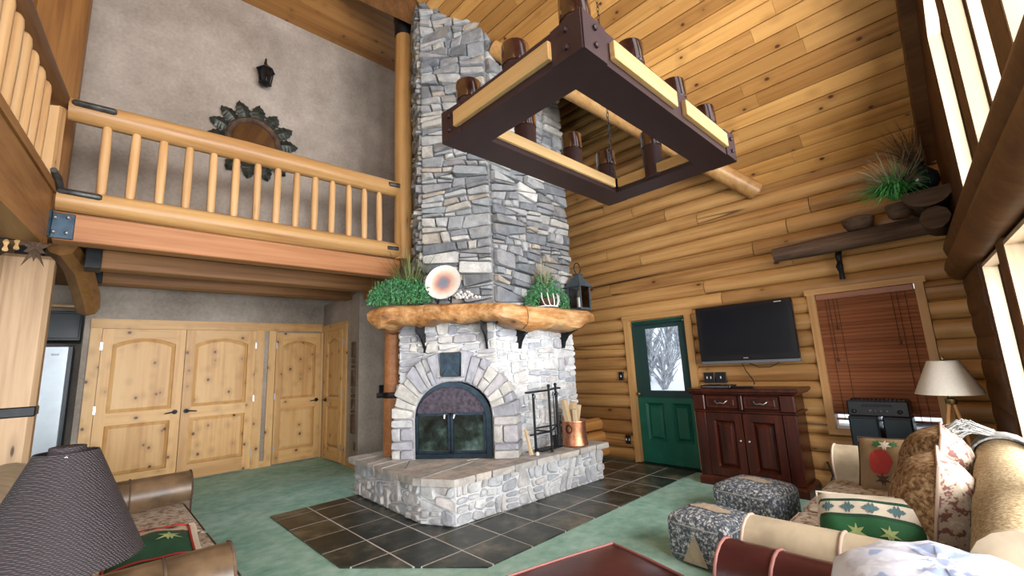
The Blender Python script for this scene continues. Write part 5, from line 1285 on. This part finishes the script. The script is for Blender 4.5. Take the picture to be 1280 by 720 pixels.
# pale quilt bundled over the chair back, with a plum and lilac cloth beneath it
mb = MB(); rings = []
for f, r_, z in ((0, .285, .56), (.1, .280, .69), (.2, .262, .75), (.35, .215, .785), (.6, .12, .805), (.9, .03, .81)):
    rings.append([(1.745+r_*1.05*math.cos(2*PI*i/28)*(1+.03*math.sin(5*2*PI*i/28)), .16+r_*.95*math.sin(2*PI*i/28)*(1+.03*math.cos(4*2*PI*i/28)), z+.006*math.sin(9*2*PI*i/28)) for i in range(28)])
qo = obj('quilt', MB().ring_loft(rings), M['quilt'], None, 60); tag(qo, 'pale blue and white quilt bundled over the armchair back', 'quilt'); recenter(qo)
cl = thing('folded_cloth', 'plum and lilac grey cloth tucked under the quilt on the chair back', 'cloth', (1.9, .12, .55))
mb = MB()
mb.ring_loft([[(1.76+r_*math.cos(t), .125+r_*.9*math.sin(t), z) for t in [math.radians(-60+9*i) for i in range(22)]]+[(1.76+(r_-.02)*math.cos(t), .125+(r_-.02)*.9*math.sin(t), z) for t in [math.radians(129-9*i) for i in range(22)]] for r_, z in ((.335, .60), (.32, .67), (.298, .725))])
obj('plum_fold', mb, M['plum'], cl, 50)
obj('lilac_fold', MB().tube([(2.02, .10, .70), (2.08, .02, .69), (2.06, -.08, .66), (1.98, -.14, .62)], [.02, .035, .04, .03], 8, jit=.1), M['grayfab'], cl, 60)

# ------------------------------------------------------------------ brown leather sofa on the left
sl = thing('sofa', 'brown leather rolled arm sofa with damask seat at the lower left', 'sofa', (.1, 3.7, 0))
for yc, xe in ((4.87, .70), (2.60, .55)):
    o, pr = roll_arm_x(sl, -.35, xe, yc, .485, .145, M['brownleather'], M['bark'], seam=.30)
    for k in range(13):
        t = math.radians(-30+20*k); obj('nail_head', MB().sphere((xe+.002, yc+.128*math.cos(t), .485+.128*math.sin(t)), .009, 6, 4), M['brass'], o, 60)
a = MB(); pr = [(-.12, .12), (.14, .12), (.16, .6)]+[(.01+.15*math.cos(math.radians(q)), .73+.14*math.sin(math.radians(q))) for q in range(-20, 201, 20)]+[(-.13, .5)]
a.ring_loft([[(-.38+x, y, z) for x, z in pr] for y in (2.50, 2.53, 3.3, 4.2, 4.93, 4.96)]); obj('back', a, M['leather'], sl, 40)
obj('base', MB().cbox(-.35, 2.62, .07, .60, 4.86, .28, .02), M['brownleather'], sl)
for y0, y1 in ((2.735, 3.72), (3.73, 4.735)):
    c_ = obj('seat_cushion', roundbox(MB(), -.24, y0, .26, .655, y1, .41, .045, 3, .03), M['damask'], sl, 60)
    obj('cushion_piping', piping_loop([(-.2, y0+.012, .40), (.60, y0+.012, .40), (.643, y0+.05, .40), (.643, y1-.05, .40), (.60, y1-.012, .40), (-.2, y1-.012, .40)], .006), M['bark'], c_, 60)
for x in (-.3, .55):
    for y in (2.68, 4.8): obj('foot', MB().lathe([(.025, 0), (.035, .03), (.03, .075)], 10, (x, y, 0)), M['cherry'], sl, 60)
P = Pillow((.31, 3.26, .49), (1, -.05, .0), (.03, 1, .10), .42, .50, .15)
t_ = thing('leaf_pillow', 'dark green leaf pillow with a cream border on the left sofa', 'pillow', (.26, 3.34, .42))
sd = 1 if P.N.z > 0 else -1
for b0, b1, m_, nm in ((-1, .22, 'pdgreen', 'green_band'), (.22, .32, 'bark', 'dark_stripe'), (.32, .78, 'tanpatch', 'tan_band'), (.78, 1, 'cream', 'cream_border')):
    obj(nm, P.half(sd, b0, b1, 14, max(2, int(7*(b1-b0)))), M[m_], t_, 180)
obj('back_face', P.half(-sd), M['pdgreen'], t_, 180)
obj('cream_edging', P.edge(.022), M['cream'], t_, 60); 
obj('red_edging', piping_loop([P.S(a_, b_, sd, .006) for a_, b_ in [(-.88+.176*k, -.86) for k in range(10)]+[(.88, -.86+.172*k) for k in range(10)]+[(.88-.176*k, .86) for k in range(10)]+[(-.88, .86-.172*k) for k in range(10)]], .006), M['redm'], t_, 60)
for a0, b0, s_ in ((-.35, -.25, .28), (.38, -.12, .32), (-.75, -.55, .2)): obj('leaf_motif', P.decal(LEAF, a0, b0, s_, sd, .004), M['leafm'], t_)
for a0 in (-.45, 0, .45): obj('bird_motif', P.decal(ZIG, a0, .55, .17, sd, .004), M['iron'], t_)

# lamp with the woven shade on an end table at the lower left
et = thing('end_table', 'small dark end table under the woven shade lamp', 'table', (-.06, 2.12, 0))
obj('table_top', MB().cbox(-.34, 1.90, .55, .16, 2.40, .585, .008), M['cherry'], et)
for x in (-.3, .12):
    for y in (1.94, 2.36): obj('leg', MB().cbox(x-.02, y-.02, 0, x+.02, y+.02, .55, .005), M['cherry'], et)
obj('shelf', MB().cbox(-.32, 1.92, .18, .14, 2.38, .20, .004), M['cherry'], et)
tl = thing('table_lamp', 'table lamp with a large dark woven hide shade at the lower left', 'lamp', (-.035, 2.10, .585))
cx, cy = -.035, 2.10
def ringz(r_, z, n=40): return [(cx+r_*math.cos(2*PI*i/n), cy+r_*math.sin(2*PI*i/n), z) for i in range(n)]
obj('lamp_shade', MB().ring_loft([ringz(.218, .85), ringz(.215, .855), ringz(.078, 1.19), ringz(.073, 1.19), ringz(.210, .852), ringz(.218, .85)], cap=False), M['weave'], tl, 40)
obj('lamp_base', MB().lathe([(.09, .587), (.085, .605), (.03, .63), (.05, .70), (.055, .76), (.02, .84), (.012, .88), (.012, 1.10)], 16, (cx, cy, 0)), M['iron'], tl, 60)
obj('shade_cap', MB().lathe([(.0, 1.15), (.048, 1.155), (.045, 1.205), (.04, 1.207), (.0, 1.20)], 20, (cx, cy, 0)), M['weave'], tl, 40)
obj('shade_spider', MB().tube([(cx-.082, cy, 1.178), (cx+.082, cy, 1.178)], .004, 5).tube([(cx, cy-.082, 1.178), (cx, cy+.082, 1.178)], .004, 5), M['silver'], tl, 60)
# ------------------------------------------------------------------ chandelier
ch = thing('chandelier', 'large rectangular purple brown metal chandelier with wood boards and candle cups', 'chandelier', (2.07, 1.34, 2.6))
X0, X1, Y0, Y1, ZB, ZT = 1.285, 2.86, .872, 1.825, 2.60, 2.765
FW = .185
def beam(poly0, poly1, name='frame_side'):
    mb = MB().add(poly0+poly1, [(0,1,2,3),(7,6,5,4),(0,4,5,1),(1,5,6,2),(2,6,7,3),(3,7,4,0)])
    return obj(name, mb, M['chmetal'], ch)
t_ = .012
def ring_pts(e, z): return [(X0+e, Y0+e, z), (X1-e, Y0+e, z), (X1-e, Y1-e, z), (X0+e, Y1-e, z)]
def tray(i):
    j = (i+1) % 4
    o0, o1 = ring_pts(0, ZB), ring_pts(0, ZT); i0, i1 = ring_pts(FW, ZB), ring_pts(FW, ZT)
    # U-shaped channel: outer web, bottom flange, inner web
    mb = MB()
    def quad3(e0, e1, z0, z1):
        a, b = ring_pts(e0, z0), ring_pts(e1, z0); c, d = ring_pts(e0, z1), ring_pts(e1, z1)
        g = .002
        mb.add([a[i], a[j], b[j], b[i], c[i], c[j], d[j], d[i]], [(0,3,2,1),(4,5,6,7),(0,1,5,4),(1,2,6,5),(2,3,7,6),(3,0,4,7)])
    quad3(0, t_, ZB, ZT); quad3(t_, FW-t_, ZB, ZB+t_); quad3(FW-t_, FW, ZB, ZB+.105)
    obj('frame_side', mb, M['chmetal'], ch)
for i in range(4): tray(i)
# corner gusset plates, slightly taller, with hex bolts
for sx, sy in ((0, 0), (1, 0), (1, 1), (0, 1)):
    cx, cy = (X0, X1)[sx], (Y0, Y1)[sy]; dx, dy = (1, -1)[sx], (1, -1)[sy]
    mb = MB()
    w_ = .155
    def wedge(p0, p1, out):
        p0, p1, out = Vector(p0), Vector(p1), Vector(out)
        hs = ((p0, ZT+.012), (p1, ZT-.004))
        a = [p0+Vector((0, 0, ZB)), p1+Vector((0, 0, ZB)), p1+Vector((0, 0, ZT+.0)), p0+Vector((0, 0, ZT+.014))]
        mb.add([tuple(q) for q in a]+[tuple(q+out) for q in a], [(0,1,2,3),(7,6,5,4),(0,4,5,1),(1,5,6,2),(2,6,7,3),(3,7,4,0)])
    wedge((cx, cy, 0), (cx+dx*w_, cy, 0), (0, -dy*.007, 0)); wedge((cx, cy, 0), (cx, cy+dy*w_, 0), (-dx*.007, 0, 0))
    gp_ = obj('corner_plate', mb, M['chmetal'], ch)
    for px_, py_, nx_, ny_ in ((cx+dx*.075, cy-dy*.007, 0, -dy), (cx-dx*.007, cy+dy*.075, -dx, 0)):
        for z in (ZB+.045, ZB+.125):
            ax = Vector((nx_, ny_, 0)); s1 = Vector((-ny_, nx_, 0)); up_ = Vector((0, 0, 1)); c = Vector((px_, py_, z))
            rg = [[c+ax*o_+(s1*math.cos(2*PI*k/6)+up_*math.sin(2*PI*k/6))*r_ for k in range(6)] for r_, o_ in ((.013, 0), (.013, .010), (.008, .014))]
            obj('hex_bolt', MB().ring_loft(rg), M['chmetal'], gp_)
# wood boards on the outer and inner faces
zb0, zb1 = ZB+.035, ZB+.12
xm = (X0+X1)/2
for x0, x1 in ((1.47, 2.03), (2.13, 2.68)):
    obj('wood_board', MB().cbox(x0, Y0-.028, zb0, x1, Y0, zb1, .003), M['chwood'], ch); obj('wood_board', MB().cbox(x0, Y1, zb0, x1, Y1+.028, zb1, .003), M['chwood'], ch)
obj('wood_board', MB().cbox(X0-.028, Y0+.155, zb0, X0, Y1-.13, zb1, .003), M['chwoody'], ch); obj('wood_board', MB().cbox(X1, Y0+.155, zb0, X1+.028, Y1-.13, zb1, .003), M['chwoody'], ch)
obj('wood_board', MB().cbox(X0+FW+.02, Y1-FW-.022, ZB+.03, X1-FW-.03, Y1-FW, ZB+.095, .003), M['chwood'], ch)
obj('wood_board', MB().cbox(X0+FW+.02, Y0+FW, ZB+.03, X1-FW-.03, Y0+FW+.022, ZB+.095, .003), M['chwood'], ch)
obj('wood_board', MB().cbox(X1-FW-.022, Y0+FW+.03, ZB+.03, X1-FW, Y1-FW-.03, ZB+.095, .003), M['chwoody'], ch)
obj('wood_board', MB().cbox(X0+FW, Y0+FW+.03, ZB+.03, X0+FW+.022, Y1-FW-.03, ZB+.095, .003), M['chwoody'], ch)
cups = [(1.39, .975), (1.83, .975), (2.29, .975), (2.70, .975), (1.39, 1.72), (1.83, 1.72), (2.29, 1.72), (2.70, 1.72), (1.39, 1.345), (2.70, 1.345)]
for i, (x, y) in enumerate(cups):
    c_ = obj('lamp_cup', MB().lathe([(.03, ZB+.012), (.064, ZB+.014), (.067, ZB+.235), (.062, ZB+.24)], 20, (x, y, 0)), M['chmetal'], ch, 50)
    obj('glass_rim', MB().ring_loft([[(x+r_*math.cos(2*PI*k/20), y+r_*math.sin(2*PI*k/20), z) for k in range(20)] for r_, z in ((.066, ZB+.237), (.070, ZB+.24), (.070, ZB+.345), (.067, ZB+.35), (.061, ZB+.345), (.061, ZB+.245))], cap=False), M['cupglass'], c_, 50)
for (x, y), top in (((2.655, 1.64), 6.15), ((1.43, 1.05), 7.3)):
    mb = MB(); z = ZB+.06; k = 0
    while z < top:
        a = 0 if k % 2 else PI/2; ca, sa = math.cos(a), math.sin(a)
        if z < 4.6:
            mb.tube([(x+.009*math.cos(2*PI*q/8)*ca, y+.009*math.cos(2*PI*q/8)*sa, z+.02+.024*math.sin(2*PI*q/8)) for q in range(9)], .003, 4, cap=False); z += .038
        else:
            mb.tube([(x, y, z), (x, y, top)], .005, 5); z = top
        k += 1
    obj('chain', mb, M['iron'], ch, 60)

# ------------------------------------------------------------------ on the mantel
def sedum(name, label, c, ax, L_, dp, h, n, m, drop=.05, extra=None):
    t_ = thing(name, label, 'plant', (c[0], c[1], c[2]))
    mb = MB()
    ax = Vector(ax).normalized(); nn = Vector((-ax.y, ax.x, 0))
    for i in range(n):
        u, v = random.uniform(-1, 1), random.uniform(-1, 1)
        hh = h*(1-.45*u*u)*(.55+.45*random.random()); k = random.random()**.7
        p = Vector(c)+ax*(u*L_/2)+nn*(v*dp/2*(1-.5*k))+Vector((0, 0, hh*k+.006))
        d = Vector((random.gauss(0, 1), random.gauss(0, 1), random.gauss(.3, .8))).normalized(); s_ = d.cross(Vector((.3, .5, .8))).normalized(); l_ = random.uniform(.012, .026); w_ = l_*.38
        mb.add([p-d*l_*.5, p+s_*w_, p+d*l_, p-s_*w_], [(0, 1, 2, 3)])
    stuff(obj('foliage', mb, m, t_))
    mb = MB()
    for i in range(26):
        u, v = random.uniform(-.9, .9), random.uniform(-.8, .8); p = Vector(c)+ax*(u*L_/2)+nn*(v*dp/2)
        mb.tube([p+Vector((0, 0, .0)), p+Vector((random.uniform(-.02, .02), random.uniform(-.02, .02), h*.45)), p+Vector((random.uniform(-.04, .04), random.uniform(-.04, .04), h*.85))], [.004, .003, .002], 4)
    stuff(obj('stems', mb, m, t_)); return t_
ZM = 2.13
c = W(-.50, ZM, .20); sedum('trailing_sedum', 'bright green bushy sedum at the left end of the log mantel', (c.x, c.y, ZM), TV, .74, .30, .34, 3600, M['leaf1'])
c = W(-.44, ZM, .06)
sp = thing('spiky_plant', 'olive green spiky plant rising behind the sedum on the mantel', 'plant', (c.x, c.y, ZM))
obj('pot', MB().lathe([(.05, 0), (.07, .01), (.08, .12), (.06, .125)], 12, (c.x, c.y, ZM)), M['bark'], sp, 60)
stuff(obj('leaves', blades((c.x, c.y, ZM+.10), 130, .28, .62, 1.0, .8, M['leaf2'], .013, (-.1, -.1), .25), M['leaf2'], sp))
# painted plate on its stand
pc = W(.02, ZM+.215, .22); 
pd = thing('display_plate', 'round cream plate with a rosy grey centre on the mantel', 'plate', tuple(W(.02, ZM, .22)))
tilt = math.radians(14)
zx = (NV*math.cos(tilt)+Vector((0, 0, math.sin(tilt)))).normalized(); xx = TV; yy = zx.cross(xx)
prof = [(.0, .004), (.10, .002), (.155, .010), (.20, .026), (.207, .028), (.205, .020), (.15, 0), (.10, -.010), (0, -.010)]
rings = [[(r_*math.cos(2*PI*k/36), r_*math.sin(2*PI*k/36), z) for k in range(36)] for r_, z in prof[1:-1]]
po = obj('plate_dish', MB().ring_loft(rings), M['plate'], pd, 50, True)
po.matrix_local = Matrix.Translation(pc-wloc(pd)) @ Matrix((xx, yy, zx)).transposed().to_4x4()
mb = MB()
for u in (-.06, .09):
    mb.tube([W(u, ZM+.002, .16), W(u, ZM+.006, .275), W(u, ZM+.05, .285)], .006, 6); mb.tube([W(u, ZM+.006, .17), W(u, ZM+.22, .155)], .006, 6)
obj('plate_stand', mb, M['iron'], pd, 60)
cr = thing('white_coral', 'small bumpy white coral ornament beside the plate on the mantel', 'ornament', tuple(W(.26, ZM, .25)))
mb = MB()
for k in range(38):
    u = .16+.29*k/38; 
    q = W(u, ZM+.012+random.uniform(0, .085)*(1-abs(k-14)/40)*(1 if k < 26 else .4), .25+random.uniform(-.03, .04))
    mb.sphere(q, random.uniform(.012, .020), 7, 5)
obj('coral_branch', mb, M['white'], cr, 180)
# basket of greenery and lantern at the right end
ZR = 2.058
bkx, bky = 3.97, 3.55
pb = thing('plant_basket', 'white looped basket with trailing greenery at the right end of the mantel', 'plant', (bkx, bky, ZR))
obj('pot', MB().lathe([(.075, .0), (.10, .02), (.12, .11), (.10, .12)], 16, (bkx, bky, ZR)), M['bark'], pb, 60)
for k in range(5):
    a = -.9+.45*k-PI/2
    ex, ey = math.cos(a), math.sin(a)
    obj('basket_loop', MB().tube([(bkx+ex*.20, bky+ey*.12, ZR+.17), (bkx+ex*.20, bky+ey*.135, ZR+.09), (bkx+ex*.15, bky+ey*.135, ZR+.03), (bkx+ex*.06, bky+ey*.13, ZR+.01)], .007, 6), M['white'], pb, 60)
obj('basket_ring', MB().tube([(bkx+.15*math.cos(2*PI*q/16), bky+.13*math.sin(2*PI*q/16), ZR+.012) for q in range(17)], .008, 6, cap=False), M['white'], pb, 60)
mb = MB()
for i in range(3800):
    a = random.uniform(0, 2*PI); r_ = .29*random.random()**.5; zz = ZR+.10+random.uniform(0, .34)*(1-(r_/.32)**2)
    if r_ > .15: zz -= random.uniform(0, .17)
    p = Vector((bkx+r_*1.25*math.cos(a)+.03, bky+r_*.62*math.sin(a), max(ZR+.01, zz)))
    if a > PI*1.15 and a < PI*1.75 and r_ > .12 and zz < ZR+.16: continue
    d = Vector((random.gauss(0, 1), random.gauss(0, 1), random.gauss(.2, .8))).normalized(); s_ = d.cross(Vector((.3, .5, .8))).normalized(); l_ = random.uniform(.012, .026); w_ = l_*.36
    mb.add([p-d*l_*.5, p+s_*w_, p+d*l_, p-s_*w_], [(0, 1, 2, 3)])
stuff(obj('foliage', mb, M['leaf1'], pb))
stuff(obj('tendrils', blades((bkx, bky, ZR+.28), 90, .25, .46, .7, .9, M['leaf4'], .006, (0, -.1), .9), M['leaf4'], pb))
lx, ly = 4.60, 3.52
ln_ = thing('candle_lantern', 'blue grey metal candle lantern at the right end of the mantel', 'lantern', (lx, ly, ZR))
mb = MB(); hw = .105
obj('lantern_base', MB().cbox(lx-hw, ly-hw, ZR, lx+hw, ly+hw, ZR+.03, .005), M['lanternm'], ln_)
for sx in (-1, 1):
    for sy in (-1, 1): obj('corner_post', MB().box(lx+sx*(hw-.006)-.008, ly+sy*(hw-.006)-.008, ZR+.03, lx+sx*(hw-.006)+.008, ly+sy*(hw-.006)+.008, ZR+.31), M['lanternm'], ln_)
for sx, sy in ((-1, 0), (1, 0), (0, -1), (0, 1)):
    g_ = MB()
    if sx: g_.box(lx+sx*(hw-.008), ly-hw+.01, ZR+.03, lx+sx*(hw-.006), ly+hw-.01, ZR+.31)
    else: g_.box(lx-hw+.01, ly+sy*(hw-.008), ZR+.03, lx+hw-.01, ly+sy*(hw-.006), ZR+.31)
    obj('glass_pane', g_, M['glass'], ln_)
obj('lantern_roof', MB().ring_loft([[(lx+sx*r_, ly+sy*r_, z) for sx, sy in ((-1, -1), (1, -1), (1, 1), (-1, 1))] for r_, z in ((.125, ZR+.31), (.125, ZR+.325), (.045, ZR+.45), (.04, ZR+.47), (.055, ZR+.475), (.045, ZR+.49))]), M['lanternm'], ln_)
obj('carry_ring', MB().tube([(lx+.065*math.cos(math.radians(-60+300*q/14)), ly, ZR+.565+.075*math.sin(math.radians(-60+300*q/14))) for q in range(15)], .007, 6), M['iron'], ln_, 60)
obj('candle', MB().lathe([(.035, ZR+.03), (.035, ZR+.17), (.02, ZR+.175)], 14, (lx, ly, 0)), M['white'], ln_, 60)

# ------------------------------------------------------------------ on the hearth: tools, bucket, stick
ZH = .425
ts = thing('fireplace_tool_set', 'black iron fireplace tool stand on the hearth', 'fireplace tools', (3.78, 3.50, ZH))
posts_ = [(3.62, 3.56), (3.79, 3.43), (4.02, 3.53)]
for x, y in posts_[1:]:
    obj('stand_post', MB().tube([(x, y, ZH), (x, y, ZH+.71)], .014, 8).sphere((x, y, ZH+.72), .02, 8, 6), M['iron'], ts, 60)
obj('stand_post', MB().tube([(3.66, 3.56, ZH), (3.66, 3.56, ZH+.64)], .010, 8), M['iron'], ts, 60)
obj('top_bar', MB().tube([(3.50, 3.52, ZH+.66), (3.79, 3.43, ZH+.67), (4.02, 3.53, ZH+.68), (4.14, 3.56, ZH+.67)], .011, 8), M['iron'], ts, 60)
obj('lower_bar', MB().tube([(3.56, 3.54, ZH+.20), (3.79, 3.43, ZH+.22), (4.02, 3.53, ZH+.26)], .010, 8).tube([(3.66, 3.56, ZH+.24), (3.79, 3.43, ZH+.22)], .009, 6).tube([(3.66, 3.56, ZH+.26), (4.02, 3.53, ZH+.26)], .009, 6), M['iron'], ts, 60)
obj('base_tray', MB().box(3.64, 3.45, ZH+.02, 4.0, 3.56, ZH+.035), M['iron'], ts)
def hang(name, label, x, y, build):
    o = obj(name, build, M['iron'], None, 60); tag(o, label, 'tool', 'hanging fireplace tools'); recenter(o)
def hook(x, y, z0): return MB().tube([(x-.02, y, z0+.60-.02), (x, y, z0+.625), (x+.02, y, z0+.60), (x, y, z0+.57), (x, y, z0+.10)], .007, 6)
hang('poker', 'iron poker hanging at the left of the tool stand', 0, 0, hook(3.585, 3.47, ZH+.02).tube([(3.585, 3.47, ZH+.13), (3.585, 3.47, ZH+.03), (3.61, 3.47, ZH+.06)], .009, 6))
mb = hook(3.88, 3.445, ZH+.02).add([(3.84, 3.44, ZH+.04), (3.92, 3.44, ZH+.04), (3.915, 3.45, ZH+.17), (3.845, 3.45, ZH+.17), (3.84, 3.452, ZH+.04), (3.92, 3.452, ZH+.04), (3.915, 3.462, ZH+.17), (3.845, 3.462, ZH+.17)], [(0,3,2,1),(4,5,6,7),(0,1,5,4),(1,2,6,5),(2,3,7,6),(3,0,4,7)])
hang('ash_shovel', 'iron ash shovel hanging in the middle of the tool stand', 0, 0, mb)
mb = hook(3.96, 3.46, ZH+.02)
for k in range(14): mb.tube([(3.96, 3.46, ZH+.17), (3.96+.04*math.cos(k), 3.46+.02*math.sin(k), ZH+.045)], .005, 4)
hang('hearth_brush', 'dark hearth brush hanging at the right of the tool stand', 0, 0, mb)
bu = thing('copper_bucket', 'hammered copper bucket of firewood on the hearth', 'bucket', (4.26, 3.50, ZH))
obj('bucket', MB().lathe([(.150, ZH), (.160, ZH+.012), (.148, ZH+.05), (.140, ZH+.15), (.143, ZH+.27), (.152, ZH+.275), (.150, ZH+.285), (.138, ZH+.275), (.132, ZH+.06), (.05, ZH+.03)], 28, (4.26, 3.48, 0)), M['copper'], bu, 50)
obj('ring_handle', MB().tube([(4.11+.0, 3.44+.04*math.cos(2*PI*q/12), ZH+.20+.045*math.sin(2*PI*q/12)) for q in range(13)], .006, 6, cap=False), M['iron'], bu, 60)
for k, (p0, p1, r_) in enumerate((((4.22, 3.50, ZH+.07), (4.25, 3.46, ZH+.50), .05), ((4.19, 3.47, ZH+.07), (4.14, 3.52, ZH+.53), .045), ((4.28, 3.50, ZH+.08), (4.31, 3.42, ZH+.46), .03), ((4.23, 3.43, ZH+.08), (4.20, 3.41, ZH+.42), .028))):
    o = obj('firewood', MB().tube([p0, p1], [r_, r_*.95], 5, jit=.15), M['split'], None); tag(o, 'split firewood stick in the copper bucket, ' + ('tall pale one in the middle', 'tallest one leaning left', 'one leaning right', 'short one in front')[k], 'firewood', 'firewood in the bucket'); recenter(o)
o = obj('kindling_stick', MB().tube([(3.475, 3.445, ZH+.02), (3.45, 3.50, ZH+.28)], [.022, .018], 5, jit=.1), M['split'], None); tag(o, 'pale kindling stick leaning beside the stone arch', 'kindling'); recenter(o)
o = obj('round_stone', MB().sphere((3.54, 3.42, ZH+.022), .024, 8, 6), M['white'], None, 180); tag(o, 'tiny white pebble on the hearth by the tool stand', 'pebble'); recenter(o)
